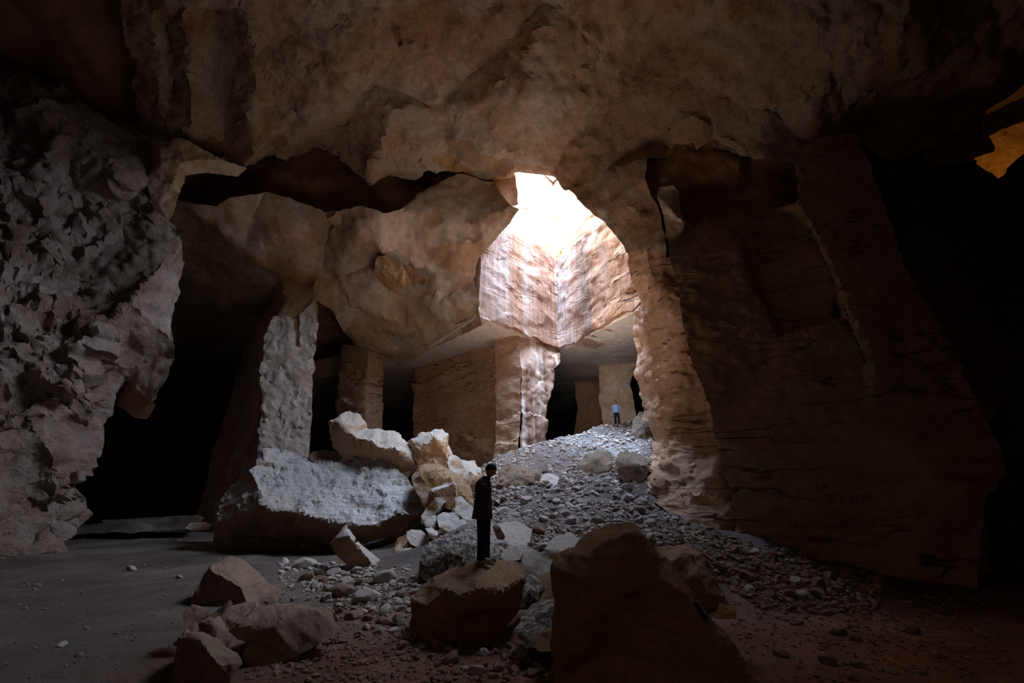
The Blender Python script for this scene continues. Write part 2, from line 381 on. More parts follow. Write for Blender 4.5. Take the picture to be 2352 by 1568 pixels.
    mp = {k: o_[0] for k, o_ in enumerate(bo) if o_}
    for f in bf:
        if all(i in mp for i in f): faces.append(tuple(prev[mp[i]] for i in f))
    V = np.concatenate(verts)
    org = Vector((0, 0, 0))
    if shrink and not origin0: org = Vector((V[:, 0].mean(), V[:, 1].mean(), V[:, 2].min()))
    return make_obj(name, V, faces, M[mat], org, smooth=not flatshade, parent=parent)

# ------------------------------------------------------------------ ground
def build_ground():
    ny, nx = 560, 520
    t = np.linspace(0, 1, ny); ys = -12 + 90 * t ** 1.9 + 14 * t
    ys = np.clip(ys, -12, 85)
    s = np.linspace(-1, 1, nx)
    X = np.zeros((ny, nx)); Y = np.repeat(ys[:, None], nx, 1)
    half = np.maximum(14, 1.35 * np.maximum(ys, 0) + 8)
    X = s[None, :] * half[:, None]
    X[:, 0] = -60; X[:, 1] = np.minimum(X[:, 1], -48); X[:, -1] = 60; X[:, -2] = np.maximum(X[:, -2], 48)
    Z = ground(X, Y)
    q = np.stack([X, Y, 0 * X], -1).reshape(-1, 3)
    rub = (sstep(-4, 1, X) * sstep(9, 13, Y)).ravel()
    Z = Z + (fbm(q, 1.1, 3) * (0.03 + .10 * rub) + np.abs(fbm(q, 4.0, 3)) * (0.012 + .045 * rub)).reshape(Z.shape)
    V = np.stack([X, Y, Z], -1).reshape(-1, 3)
    i = np.arange(ny - 1)[:, None] * nx + np.arange(nx - 1)[None]
    Fc = np.stack([i, i + 1, i + nx + 1, i + nx], -1).reshape(-1, 4)
    me = bpy.data.meshes.new('floor'); me.from_pydata(V.tolist(), [], Fc.tolist()); me.materials.append(M['dirt'])
    me.polygons.foreach_set('use_smooth', [True] * len(me.polygons))
    o = bpy.data.objects.new('floor', me); COL.objects.link(o); return tag(o, kind='structure')
floor = build_ground()
def S(o, name=None, label=None):
    if name: o.name = name
    if label: o['label'] = label
    return tag(o, kind='structure')
def T(o, label, cat, group=None): return tag(o, label, cat, group)

# ------------------------------------------------------------------ the shaft up to the sky
ZC = 12.0
A = PZ(1112, 738, ZC); C = PZ(1285, 806, ZC); B = PZ(1478, 706, ZC)
F2 = Vector((-3.0, 24.0, ZC)); F1 = Vector((8.6, 18.2, ZC))
def wall_sheet(name, a, b, z0, z1, mat, amp, step=0.12, thick=2.0, out=None, ledge_z=None):
    """an upright rock wall from plan point a to b, roughened, with thickness away from the shaft"""
    L_ = (b - a).length; nu = int(L_ / step) + 1; nv = int((z1 - z0) / step) + 1
    u, v = np.meshgrid(np.linspace(0, 1, nu), np.linspace(0, 1, nv))
    pos = np.stack([a.x + (b.x - a.x) * u, a.y + (b.y - a.y) * u, z0 + (z1 - z0) * v], -1).reshape(-1, 3)
    nrm = np.array(out); nrm = nrm / np.linalg.norm(nrm)
    off = amp * fbm(pos, 0.35, 4) + amp * 0.16 * fbm(pos, 1.8, 4, True) + 0.09 * facet(pos * np.array([1, 1, 1.4]), .7)
    zz = pos[:, 2] / 1.1 + .25 * fbm(pos, .4, 2); fr = zz - np.floor(zz)
    off += 0.05 * fr * sstep(-.2, .4, fbm(pos, .3, 2))
    off -= 0.35
    if ledge_z: off += 0.5 * sstep(ledge_z - .1, ledge_z + .1, pos[:, 2] + .35 * fbm(pos, .5, 2))
    pos = pos + nrm[None] * off[:, None]
    # ragged lower lip
    low = (1 - v.ravel()); lowmask = np.clip((low - .97) / .03, 0, 1) if z1 - z0 > 10 else 0 * low
    pos[:, 2] += lowmask * 0.2 * fbm(pos, 1.1, 3)
    idx = np.arange(nv - 1)[:, None] * nu + np.arange(nu - 1)[None]
    Fc = np.stack([idx, idx + 1, idx + nu + 1, idx + nu], -1).reshape(-1, 4)
    loop = list(range(nu)) + [nu * k + nu - 1 for k in range(1, nv)] + [nu * (nv - 1) + k for k in range(nu - 2, -1, -1)] + [nu * k for k in range(nv - 2, 0, -1)]
    back = pos[loop] + nrm[None] * thick
    n0 = len(pos); V = np.concatenate([pos, back]); m_ = len(loop)
    faces = Fc.tolist() + [[loop[k], loop[(k + 1) % m_], n0 + (k + 1) % m_, n0 + k] for k in range(m_)]
    faces.append([n0 + 0, n0 + nu - 1, n0 + nu - 1 + nv - 1, n0 + nu - 1 + nv - 1 + nu - 1])
    return make_obj(name, V, faces, M[mat])
outL = np.array([-(C.y - A.y), (C.x - A.x), 0]); outR = np.array([(C.y - B.y), -(C.x - B.x), 0])
if outL[1] < 0: outL = -outL
if outR[0] < 0: outR = -outR
def frac(a, b, px, z=15.0):
    u = (px - W / 2) / F; dep = lambda p: p.y * CP + (z - CAMZ) * SP
    da, db = dep(a), dep(b); return (u * da - a.x) / ((b.x - a.x) - u * (db - da))
def bandmat(name, a, b, stops, **k):
    d = (b - a); d.z = 0; L_ = d.length; d.normalize()
    st = [(min(1, max(0, frac(a, b, px) + .45 / L_)), c) for px, c in stops]
    M[name] = rock_mat(name + '_wall_stone', [(0.34, 0.21, 0.155), (0.42, 0.29, 0.235), (0.33, 0.20, 0.145)], 0.35, 0.45, 2.8, bands=((a.x, a.y, 0), tuple(d), L_, st), upper=(19.4, (0.44, 0.29, 0.175)), strata=.12)
PALE, RED, RUST, SMK, ORG_ = (.50, .42, .40), (.30, .165, .115), (.36, .20, .12), (.17, .125, .10), (.40, .22, .115)
bandmat('shaft_left', A, C, [(1090, PALE), (1150, PALE), (1168, RED), (1190, RUST), (1200, PALE), (1212, (.42, .28, .21)), (1228, RED), (1262, RED), (1278, RUST), (1292, PALE)])
bandmat('shaft_right', C, B, [(1288, PALE), (1315, PALE), (1330, (.34, .22, .17)), (1342, SMK), (1362, SMK), (1372, RUST), (1395, (.38, .24, .17)), (1410, ORG_), (1470, RUST)])
ZT = 28.0
S(wall_sheet('wall_shaft_left', A - (C - A) * 0.10, C + (C - A) * 0.12, ZC + .1, ZT, 'shaft_left', 0.14, out=outL, ledge_z=19.3))
S(wall_sheet('wall_shaft_right', C + (C - B) * .12, B + (B - C) * .05, ZC + .1, ZT, 'shaft_right', 0.14, out=outR, ledge_z=19.3))
S(wall_sheet('wall_shaft_east', B, F1, ZC + .5, ZT, 'shaft', 0.3, step=.5, out=(1, .3, 0)))
S(wall_sheet('wall_shaft_front', F1, F2, 21.5, ZT, 'shaft', 0.3, step=.5, out=(0, -1, 0)))
S(wall_sheet('wall_shaft_west', F2, A, ZC + 5, ZT, 'shaft', 0.3, step=.5, out=(-1, 0, 0)))
def slab(name, outer, hole, z, thick, mat, amp=0.0, step=1.0):
    """flat layer of rock with the shaft cut through it"""
    pts = [Vector((p[0], p[1])) for p in outer] + [Vector((p[0], p[1])) for p in hole]
    n, h = len(outer), len(hole)
    e = [(i, (i + 1) % n) for i in range(n)] + [(n + i, n + (i + 1) % h) for i in range(h)]
    xs = [p[0] for p in outer]; ysl = [p[1] for p in outer]
    def inp(poly, x, y):
        c = False
        for i in range(len(poly)):
            a, b = poly[i], poly[(i + 1) % len(poly)]
            if (a[1] > y) != (b[1] > y) and x < (b[0] - a[0]) * (y - a[1]) / (b[1] - a[1]) + a[0]: c = not c
        return c
    if step:
        for x in np.arange(min(xs) + step, max(xs), step):
            for y in np.arange(min(ysl) + step, max(ysl), step):
                if inp(outer, x, y) and not (hole and inp(hole, x, y)): pts.append(Vector((x, y)))
    v, _, f, _, _, _ = delaunay_2d_cdt(pts, e, [], 1, 1e-5)
    hp = [tuple(p)[:2] for p in hole]
    f = [t for t in f if not (hole and inp(hp, sum(v[i].x for i in t) / 3, sum(v[i].y for i in t) / 3))]
    V = np.array([[p.x, p.y, z] for p in v]); V[:, 2] += amp * fbm(V, .22, 3)
    U = V + np.array([0, 0, thick]); n0 = len(V)
    faces = [list(t) for t in f] + [[n0 + i for i in reversed(t)] for t in f]
    cnt = {}
    for t in f:
        for k in range(3):
            a, b = t[k], t[(k + 1) % 3]; cnt[(a, b)] = 1
    for (a, b) in cnt:
        if (b, a) not in cnt: faces.append([b, a, a + n0, b + n0])
    return make_obj(name, np.concatenate([V, U]), faces, M[mat], smooth=False)
plan = [(p.x, p.y) for p in (A, C, B, F1, F2)]
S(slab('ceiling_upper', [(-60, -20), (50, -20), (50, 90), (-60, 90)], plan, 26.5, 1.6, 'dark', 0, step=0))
# low flat ceiling of the galleries behind the shaft
gal = [(A.x - .5, A.y - .6), (C.x, C.y), (B.x, B.y), (B.x + 3, B.y - 2), (34, 24), (34, 80), (-26, 80), (-26, 42), (P(917, 840, 33).x, 33.2)]
S(slab('ceiling_gallery', gal, [], ZC, 1.6, 'ceil', 0.12, step=.8))
# outermost dark rock
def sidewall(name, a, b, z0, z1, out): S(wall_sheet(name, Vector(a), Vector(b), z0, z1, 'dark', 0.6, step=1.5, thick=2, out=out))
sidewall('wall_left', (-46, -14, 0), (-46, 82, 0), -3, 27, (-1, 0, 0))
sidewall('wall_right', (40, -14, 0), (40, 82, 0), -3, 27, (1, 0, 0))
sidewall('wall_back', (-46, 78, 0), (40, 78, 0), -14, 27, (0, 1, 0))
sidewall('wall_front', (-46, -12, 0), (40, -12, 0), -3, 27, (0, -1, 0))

# ------------------------------------------------------------------ vault
vo = [(-400, -420, 7), (600, -450, 7), (1300, -460, 7), (2000, -440, 7), (2800, -400, 7), (2800, 300, 11), (2560, 250, 13), (2352, 195, 14.5), (2150, 330, 16.5), (2040, 372, 17), (1960, 320, 16.2), (1850, 335, 15.2),
      (1830, 400, 15), (1800, 376, 15.2), (1730, 370, 15.3), (1612, 337, 15.8), (1489, 373, 16.4), (1490, 430, 16.4), (1508, 470, 16.6), (1522, 520, 16.4), (1537, 596, 16), (1500, 570, 16.6), (1446, 582, 17.6),
      (1431, 559, 18), (1410, 528, 18.4), (1369, 498, 18.8), (1339, 467, 19.3), (1308, 434, 19.8), (1277, 411, 20.4), (1257, 404, 20.8), (1226, 401, 21), (1188, 393, 21.2), (1157, 404, 21.6), (1135, 420, 22), (1095, 411, 21.8),
      (1037, 393, 21.2), (974, 395, 21.3), (956, 417, 21.8), (894, 402, 21.6), (856, 424, 21.4), (813, 402, 21.6), (782, 370, 21.6), (751, 344, 21.8), (688, 344, 21.8), (657, 353, 21.5), (626, 348, 21), (563, 384, 20.6),
      (500, 350, 20.4), (450, 335, 20), (410, 320, 19.6), (360, 322, 19.2), (330, 300, 19.4), (318, 210, 17.8), (300, 110, 15.6), (275, -20, 12.9), (-400, -60, 11)]
vi = [(1262, 0, 12.0), (1370, 120, 14.2), (1400, 250, 16.6), (1200, 200, 14.6), (1080, 170, 15.6), (985, 385, 20.6), (1010, 250, 17.6), (1120, 330, 18.4), (1300, 330, 17.9), (1380, 400, 18.2), (1480, 340, 17.2), (1260, 380, 19.4),
      (870, 190, 16.8), (860, 150, 15.3), (930, 60, 13.6), (800, 200, 16.1), (830, 215, 17.4), (740, 100, 14.3), (700, 280, 18.6), (860, 395, 20.2), (900, 250, 17.2),
      (1480, 20, 12.4), (1520, 90, 14.0), (1600, 200, 14.6), (1750, 250, 14.4), (1900, 150, 12.6), (2100, 120, 12), (2100, 260, 15.2), (1700, 50, 12), (1640, 330, 15.7),
      (352, 20, 13.1), (368, 150, 16.0), (372, 300, 18.8), (385, 60, 14.6), (400, 200, 17.6), (425, 0, 12.5), (440, 150, 15.6), (436, 290, 18.3), (500, 20, 14.2), (505, 180, 17.4), (520, 320, 20.0), (555, 0, 12.6), (590, 130, 15.3), (575, 300, 18.6), (590, 345, 19.6), (650, 60, 13.8), (640, 250, 18.2)]
no = len(vo)
vc = [(no + a, no + b) for a, b in [(0, 1), (1, 2), (0, 4), (4, 6), (6, 5), (0, 6), (30, 31), (31, 32), (33, 34), (35, 36), (36, 37), (38, 39), (39, 40), (41, 42), (42, 43), (43, 44)]]
S(mass('ceiling', vo, vi, vc, 'vault', 3.2, step=8, jag=3, disp=((0.30, 0.25, 4, False), (0.22, 0.45, 0, 'f'), (0.10, 0.9, 4, True), (0.06, 1.8, 0, 'f'), (0.03, 3.0, 2, True))))
# drip-marked dark vault, upper left
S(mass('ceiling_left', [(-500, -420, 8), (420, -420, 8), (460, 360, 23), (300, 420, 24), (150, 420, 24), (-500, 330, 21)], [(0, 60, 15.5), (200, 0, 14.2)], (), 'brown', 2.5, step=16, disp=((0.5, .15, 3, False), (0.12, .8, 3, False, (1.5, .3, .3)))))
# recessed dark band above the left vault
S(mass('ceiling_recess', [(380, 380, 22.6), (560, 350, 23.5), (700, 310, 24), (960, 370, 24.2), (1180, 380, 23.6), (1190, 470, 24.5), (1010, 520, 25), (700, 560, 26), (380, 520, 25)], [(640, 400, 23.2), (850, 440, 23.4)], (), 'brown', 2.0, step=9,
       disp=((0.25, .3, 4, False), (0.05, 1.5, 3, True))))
# smooth underside running back to the left galleries
S(mass('ceiling_gallery_left', [(300, 458, 21.5), (407, 464, 21.6), (496, 474, 22), (523, 454, 21.6), (612, 440, 22), (688, 464, 22.2), (746, 486, 22.2), (790, 482, 22.3), (1000, 560, 25), (1000, 760, 33), (900, 850, 48), (540, 870, 52), (200, 870, 52), (150, 600, 28)],
       [(633, 622, 25.5), (740, 640, 25.5), (560, 560, 23.8), (660, 540, 23.0), (700, 700, 30), (500, 700, 31)], (), 'smooth', 2.0, step=9, disp=((0.35, .2, 4, False), (0.04, 1.4, 3, True))))
# the great hanging block left of the opening
ho = [(752, 500, 22.0), (790, 482, 21.6), (809, 480, 21.4), (831, 473, 21.3), (880, 491, 21.4), (925, 478, 21.6), (961, 446, 21.8), (1014, 417, 21.8), (1060, 402, 21.8), (1135, 420, 21.4), (1150, 445, 21.0), (1168, 468, 20.8), (1193, 480, 20.6), (1165, 518, 21.8), (1135, 554, 23),
      (1104, 587, 23.8), (1090, 612, 24), (1089, 641, 24), (1096, 668, 24.2), (1104, 702, 24.2), (1113, 748, 24.0), (1060, 770, 26.2), (1000, 797, 29), (960, 820, 31), (917, 840, 33.5), (879, 812, 31.4), (852, 800, 30.6), (820, 795, 30.8), (795, 770, 29.6), (771, 729, 27.6), (762, 704, 27.2),
      (727, 684, 26.4), (722, 655, 25.8), (742, 610, 24.9), (745, 560, 23.8), (770, 520, 22.6)]
hi = [(830, 540, 21.7), (885, 610, 23.2), (870, 560, 21.9), (930, 520, 22.3), (1010, 480, 21.8), (1080, 520, 22.4), (905, 650, 25.4), (960, 650, 25.0), (880, 600, 23.6), (970, 690, 25.6), (1000, 620, 23.8), (1050, 600, 23.3), (830, 690, 26.2), (870, 740, 27.6), (930, 752, 28.0), (1010, 700, 25.2), (940, 790, 29.8), (1040, 670, 24.6), (780, 640, 25.3), (800, 580, 23.3)]
no = len(ho)
hc = [(no + 6, no + 7), (no + 7, no + 9), (no + 12, no + 13), (no + 13, no + 14), (no + 15, no + 16), (no + 0, no + 2), (no + 2, no + 1), (no + 10, no + 11)]
S(mass('wall_hanging_block', ho, hi, hc, 'smooth', 1.6, step=6, jag=2.5, disp=((0.20, .3, 4, False), (0.2, .4, 0, 'f'), (0.05, 1.1, 4, True), (0.02, 4, 2, False))))
# ochre break in the hanging block is its own fracture face
S(mass('wall_fracture', [(868, 588, 22.4), (890, 584, 22.3), (925, 600, 22.4), (985, 640, 22.9), (978, 655, 23.2), (945, 650, 23.6), (912, 672, 24.1), (880, 650, 23.6), (860, 628, 23.0)], [(920, 632, 22.8)], (), 'orange', 0.9, step=4, jag=3, disp=((0.08, .9, 4, True), (.04, 3, 2, True))))

# ------------------------------------------------------------------ pillars and walls
def pil(name, label, *a, **k): return T(mass(name, *a, **k), label, 'rock pillar')
# left middle pillar: smooth shaded flank, rough pale face
po_ = [(633, 600, 26.6), (740, 600, 26.4), (748, 655, 26.2), (727, 672, 26.1), (731, 755, 26.3), (720, 818, 26.4), (725, 845, 26.4), (718, 862, 26.5), (716, 952, 26.6), (709, 1050, 26.7), (709, 1150, 26.8), (700, 1290, 26.8), (470, 1290, 29), (445, 1200, 29.2), (477, 1094, 29.2), (502, 999, 29.4), (539, 874, 30), (560, 804, 30.4), (590, 740, 30), (628, 690, 28.4)]
pi_ = [(660, 690, 26.4), (629, 733, 26.4), (606, 773, 26.3), (604, 862, 26.3), (598, 930, 26.2), (593, 1019, 26.1), (590, 1060, 26.1), (585, 1200, 26.1), (585, 1280, 26.1), (560, 1000, 28)]
n_ = len(po_)
T(mass('rock_pillar', po_, pi_, [(0, n_), (n_, n_ + 1), (n_ + 1, n_ + 2), (n_ + 2, n_ + 3), (n_ + 3, n_ + 4), (n_ + 4, n_ + 5), (n_ + 5, n_ + 6), (n_ + 6, n_ + 7), (n_ + 7, n_ + 8)], 'smooth', 3.0, step=6, jag=2.5, disp=((0.12, .4, 4, False), (0.03, 2, 2, True))),
  'tall leaning pillar with smooth brown flank rising behind the big pale slab', 'rock pillar')
pf = mass('pale_broken_face', [(629, 731, 26.2), (650, 722, 26.1), (676, 735, 26.1), (680, 795, 26.1), (688, 795, 26.1), (688, 725, 26.0), (722, 690, 25.9), (731, 755, 26.1), (720, 818, 26.2), (725, 845, 26.2), (718, 862, 26.2), (716, 952, 26.3), (709, 1050, 26.4), (700, 1110, 26.5), (588, 1110, 25.8), (591, 1050, 25.8), (593, 1019, 25.8), (602, 930, 25.9), (597, 862, 26), (606, 804, 26), (606, 773, 26)],
          [(650, 850, 25.9), (660, 950, 26), (640, 1020, 25.9)], (), 'white', 0.9, step=4, jag=3, disp=((0.12, .7, 4, False), (.14, 1.0, 0, 'f'), (.07, 2.2, 0, 'f'), (0.06, 1.6, 4, True)))
pf.parent = bpy.data.objects['rock_pillar']; pf['label'] = 'rough pale broken face'
# left foreground rock
lo_ = [(-700, 60, 13), (-200, 60, 15), (0, 172, 17), (102, 189, 17.4), (178, 219, 17.8), (255, 270, 18.2), (316, 306, 18.6), (345, 325, 18.8), (352, 357, 18.8), (342, 408, 18.8), (330, 439, 18.8), (352, 459, 18.8), (372, 492, 18.8), (393, 513, 18.7), (423, 531, 18.6), (418, 561, 18.6), (424, 602, 18.6), (413, 679, 18.6), (403, 765, 18.7), (400, 780, 18.7), (390, 833, 18.8), (375, 887, 18.9), (357, 932, 19),
       (330, 905, 19), (290, 862, 18.9), (276, 862, 18.8), (267, 928, 18.8), (257, 957, 18.8), (245, 1003, 18.8), (224, 1048, 18.7), (203, 1098, 18.6), (178, 1144, 18.5), (153, 1185, 18.4), (133, 1227, 18.2), (112, 1264, 18), (62, 1300, 17.6), (0, 1310, 17), (-700, 1500, 10)]
li_ = [(140, 300, 16.4), (300, 400, 17.6), (60, 450, 16.8), (200, 480, 18.2), (320, 520, 18.8), (180, 640, 17.8), (60, 640, 16.6), (300, 700, 16.9), (100, 760, 15.6), (370, 600, 17.9), (200, 880, 16.4), (60, 940, 15.4), (140, 1080, 16.6), (20, 1150, 16.2), (230, 760, 16.4), (-200, 700, 14), (-200, 1100, 13.5), (-200, 400, 14.8), (60, 560, 17.6)]
T(mass('rock_outcrop', lo_, li_, (), 'rough', 3.5, step=6, patchy=True, jag=3.5, disp=((0.5, .22, 4, False), (0.26, .75, 5, True), (0.34, .55, 0, 'f'), (0.16, 1.5, 0, 'f'), (0.05, 3, 3, True))),
  'huge rough jagged outcrop leaning in at the left edge of the cave', 'rock outcrop')
ff_ = mass('split_face', [(270, 860, 19.2), (290, 855, 19.2), (330, 890, 19.2), (360, 930, 19.2), (336, 963, 19.3), (307, 959, 19.3), (282, 937, 19.3), (264, 930, 19.3)], (), (), 'brown', 1.2, step=5, jag=1, disp=((.05, .7, 3, False),))
T(ff_, 'smooth brown wedge hanging at the lower corner of the rough outcrop', 'rock wedge')
sm = mass('rock_spur', [(358, 326, 18.4), (367, 327, 18.2), (410, 320, 18.2), (450, 336, 18.6), (520, 370, 19.4), (566, 384, 20.2), (545, 405, 20.2), (470, 396, 19.4), (430, 406, 18.9), (413, 440, 18.8), (405, 470, 18.8), (400, 485, 18.8), (387, 510, 18.7), (365, 470, 18.5), (346, 450, 18.4), (341, 410, 18.3), (352, 370, 18.3)],
          [(370, 375, 17.9), (420, 370, 18.2), (393, 420, 18.3), (460, 365, 18.6)], (), 'smooth', 1.6, step=4, jag=1.6, disp=((.12, .6, 4, False), (.05, 1.8, 3, True)))
T(sm, 'pale angular spur of rock wedged between the left outcrop and the vault', 'rock spur')

# central pillar under the shaft corner
cp = [(1186, 760, 27.4), (1288, 800, 30.2), (1283, 832, 29.8), (1270, 846, 29.2), (1272, 880, 29.2), (1256, 925, 28.6), (1251, 950, 28.4), (1253, 1030, 28.4), (1262, 1080, 28.2), (1180, 1110, 27), (1190, 1050, 27.0), (1197, 960, 27.0), (1196, 850, 27.2)]
T(mass('shaft_pillar', cp, [(1235, 820, 28.4), (1225, 920, 27.8), (1222, 1020, 27.5)], (), 'shaft', 2.4, step=4, jag=2.2, disp=((0.12, .6, 4, False), (0.06, 2.2, 3, True)), ledge=(.12, 1.1)), 'brightly lit streaked pillar below the corner of the open shaft', 'rock pillar')
bp_ = [(1134, 740, 27.9), (1188, 752, 27.2), (1194, 800, 27.0), (1198, 860, 26.9), (1197, 960, 26.8), (1192, 1040, 26.7), (1186, 1110, 26.5), (1134, 1120, 27.2), (1142, 950, 27.8)]
T(mass('rock_pier', bp_, (), (), 'cut', 2.2, step=5, jag=1.6, disp=((0.08, .5, 4, False), (.03, 2, 3, True)), ledge=(.14, 1.3)), 'narrow tan pier flush against the streaked shaft pillar, blackened at its foot', 'rock pier')
S(mass('wall_gallery', [(948, 826, 34.5), (1040, 800, 31.8), (1150, 765, 28.6), (1150, 1130, 28.2), (1040, 1130, 31), (945, 1130, 33.8), (950, 990, 34), (955, 900, 34.2)], [(1040, 900, 31.5)], (), 'cut', 2.5, step=5, jag=2, disp=((0.15, .4, 4, False), (.06, 1.6, 3, True, (1, 1, 3))), ledge=(.34, .95)))
T(mass('rock_pillar', [(787, 790, 32.5), (848, 800, 31.4), (880, 810, 32), (880, 900, 32), (876, 960, 32), (884, 1100, 32), (760, 1100, 33), (773, 950, 33), (780, 880, 33)], [(843, 830, 31.2), (836, 1000, 31), (834, 1090, 31)], [(1, 9), (9, 10), (10, 11)], 'cut', 2.4, step=5, jag=2, disp=((0.1, .5, 4, False), (.03, 2, 3, True)), ledge=(.2, 1.2)),
  'slender squared pillar standing in the dark gallery above the stacked boulders', 'rock pillar')
# right gallery behind the slope
T(mass('rock_pillar', [(1385, 800, 34), (1420, 770, 34), (1480, 740, 33.5), (1475, 830, 33.5), (1445, 880, 33.2), (1462, 950, 33.2), (1462, 1040, 33.2), (1395, 1040, 34), (1382, 940, 34), (1375, 850, 34)], [(1415, 880, 33)], (), 'smooth', 3, step=5, jag=2.5, disp=((0.4, .25, 4, False), (.1, 1, 3, True))),
  'pale pillar behind the person in the blue shirt', 'rock pillar')
T(mass('rock_pillar', [(1318, 860, 39), (1345, 850, 39), (1366, 850, 39), (1386, 900, 39), (1392, 1050, 39), (1312, 1050, 39.5), (1326, 940, 39)], (), (), 'brown', 3, step=6, jag=2.5, disp=((0.4, .25, 4, False),)), 'dim brown pillar deep in the gallery beyond the rubble crest', 'rock pillar')

# right pier carrying the arch
ro = [(1369, 480, 19.6), (1400, 400, 19), (1470, 340, 18.6), (1560, 340, 18), (1660, 480, 17.8), (1660, 610, 17), (1663, 666, 16.6), (1670, 738, 16.2), (1690, 830, 15.9), (1695, 932, 15.4), (1700, 1000, 15.1), (1710, 1087, 14.8), (1700, 1180, 14.4), (1710, 1280, 14.0), (1640, 1262, 14.0), (1580, 1240, 14.1), (1560, 1205, 14.3), (1509, 1166, 14.9), (1496, 1084, 18.6), (1505, 1042, 20.5), (1507, 1003, 21), (1487, 952, 21.5), (1477, 901, 21.5), (1461, 860, 21.5), (1464, 809, 21.5),
      (1456, 753, 21.3), (1461, 717, 20.6), (1477, 697, 19.4), (1459, 636, 18.8), (1446, 580, 18.4), (1410, 528, 19)]
ri = [(1500, 640, 17.4), (1495, 720, 18), (1500, 800, 18.2), (1500, 860, 18.2), (1525, 900, 17.6), (1520, 960, 17.3), (1545, 1000, 16.8), (1535, 1060, 16.4), (1520, 1110, 15.8), (1570, 760, 16.6), (1480, 560, 17.3), (1620, 1100, 15.0), (1560, 900, 16.6)]
n_ = len(ro)
T(mass('arch_pier', ro, ri, [(n_ + 1, n_ + 2), (n_ + 2, n_ + 3), (n_ + 3, n_ + 4), (n_ + 4, n_ + 5), (n_ + 5, n_ + 6), (n_ + 6, n_ + 7), (n_ + 7, n_ + 8), (n_ + 8, 18), (n_, n_ + 1)], 'cut', 2.0, step=5, jag=2.8, disp=((0.16, .4, 4, False), (.07, 1.6, 4, True), (.03, 5, 2, True)), ledge=(.3, .95)),
  'stepped sandstone pier carrying the right foot of the arch', 'rock pier')
S(mass('trim_arch_foot_ledge', [(1512, 1160, 14.3), (1600, 1158, 14.1), (1700, 1172, 13.9), (1700, 1260, 13.7), (1640, 1250, 13.5), (1590, 1222, 13.6), (1560, 1195, 13.8)], (), (), 'cut', 1.2, step=5, jag=2, disp=((.08, .8, 4, False),)))
# lumps beside the arch top
S(mass('trim_arch_spur', [(1515, 428, 16.6), (1545, 425, 16.4), (1560, 440, 16.3), (1562, 480, 16.2), (1572, 512, 16), (1560, 560, 16), (1545, 575, 16), (1530, 545, 16.2), (1524, 490, 16.4), (1507, 450, 16.7)], [(1540, 480, 15.9)], (), 'smooth', 1.2, step=4, jag=1.5, disp=((.1, .6, 4, False),)))

# recess panel over the right wall
S(mass('ceiling_right_panel', [(1480, 372, 16.8), (1530, 345, 16.6), (1615, 328, 16.4), (1730, 360, 16), (1850, 370, 15.8), (1860, 480, 16.8), (1780, 500, 17.2), (1641, 530, 17.4), (1530, 580, 17.4), (1500, 500, 17.2)],
       [(1700, 372, 15.6), (1555, 440, 16.6), (1575, 520, 17.6), (1700, 460, 17.4), (1820, 420, 16.8)], [(10, 11)], 'brown', 1.5, step=7, disp=((.15, .4, 4, False), (.03, 2, 2, False))))
# the big right wall
wo = [(1538, 550, 14.6), (1538, 595, 14.5), (1558, 666, 14.4), (1563, 738, 14.3), (1589, 830, 14.2), (1630, 932, 14), (1640, 993, 14), (1662, 1087, 13.9), (1675, 1114, 13.8), (1689, 1191, 13.7), (1689, 1262, 13.6), (1797, 1288, 13.2), (1915, 1312, 12.8), (2034, 1335, 12.3), (2144, 1362, 11.9), (2238, 1385, 11.6),
      (2254, 1202, 12), (2258, 1147, 12.2), (2309, 1092, 12.3), (2278, 1005, 12.8), (2215, 886, 13.2), (2158, 757, 13.5), (2124, 700, 13.6), (2076, 604, 13.8), (2048, 523, 14), (2000, 393, 14.3), (1966, 305, 14.5), (1880, 318, 14.4), (1828, 346, 14.4), (1825, 389, 14.3), (1833, 432, 14.2), (1828, 465, 14.2), (1780, 482, 14.8), (1641, 510, 14.9)]
wi = [(1690, 556, 14.3), (1716, 642, 14.1), (1755, 719, 13.9), (1785, 778, 13.8), (1885, 752, 13.5), (1950, 730, 13.4),   # recess rim 0-5
      (1706, 556, 15.4), (1732, 638, 15.2), (1771, 712, 15.0), (1793, 766, 14.9), (1885, 742, 14.6), (1930, 728, 14.5),    # recess floor edge 6-11
      (1880, 570, 14.3), (1905, 625, 14.1), (1920, 670, 14.0), (1945, 735, 13.6), (1975, 792, 13.5), (1992, 830, 13.3),      # crack, deep side 12-17
      (1890, 566, 13.6), (1915, 622, 13.5), (1932, 668, 13.4), (1960, 733, 13.0), (1991, 790, 12.9), (2002, 850, 12.9),      # crack, near side 18-23
      (1836, 470, 13.9), (1975, 860, 13.3), (2003, 935, 13.0), (1970, 990, 12.9), (2060, 1010, 12.6), (2215, 1130, 12.0), (2020, 1100, 12.6), (1800, 1100, 13.2), (1850, 1240, 13.0), (2100, 1280, 12.0), (1740, 560, 15.4), (1800, 540, 15.2)]
n_ = len(wo)
cr = [(n_ + a, n_ + b) for a, b in [(0, 1), (1, 2), (2, 3), (3, 4), (4, 5), (6, 7), (7, 8), (8, 9), (9, 10), (10, 11), (12, 13), (13, 14), (14, 15), (15, 16), (16, 17), (18, 19), (19, 20), (20, 21), (21, 22), (22, 23), (24, 18), (27, 28), (28, 29)]]
S(mass('wall_right_quarried', wo, wi, cr, 'cut', 2.6, step=6, jag=1.8, warp=3, disp=((.12, .3, 4, False), (.05, 1.3, 4, True, (1, 1, 2.5)), (.02, 5, 2, False)), ledge=(.08, 1.0)))
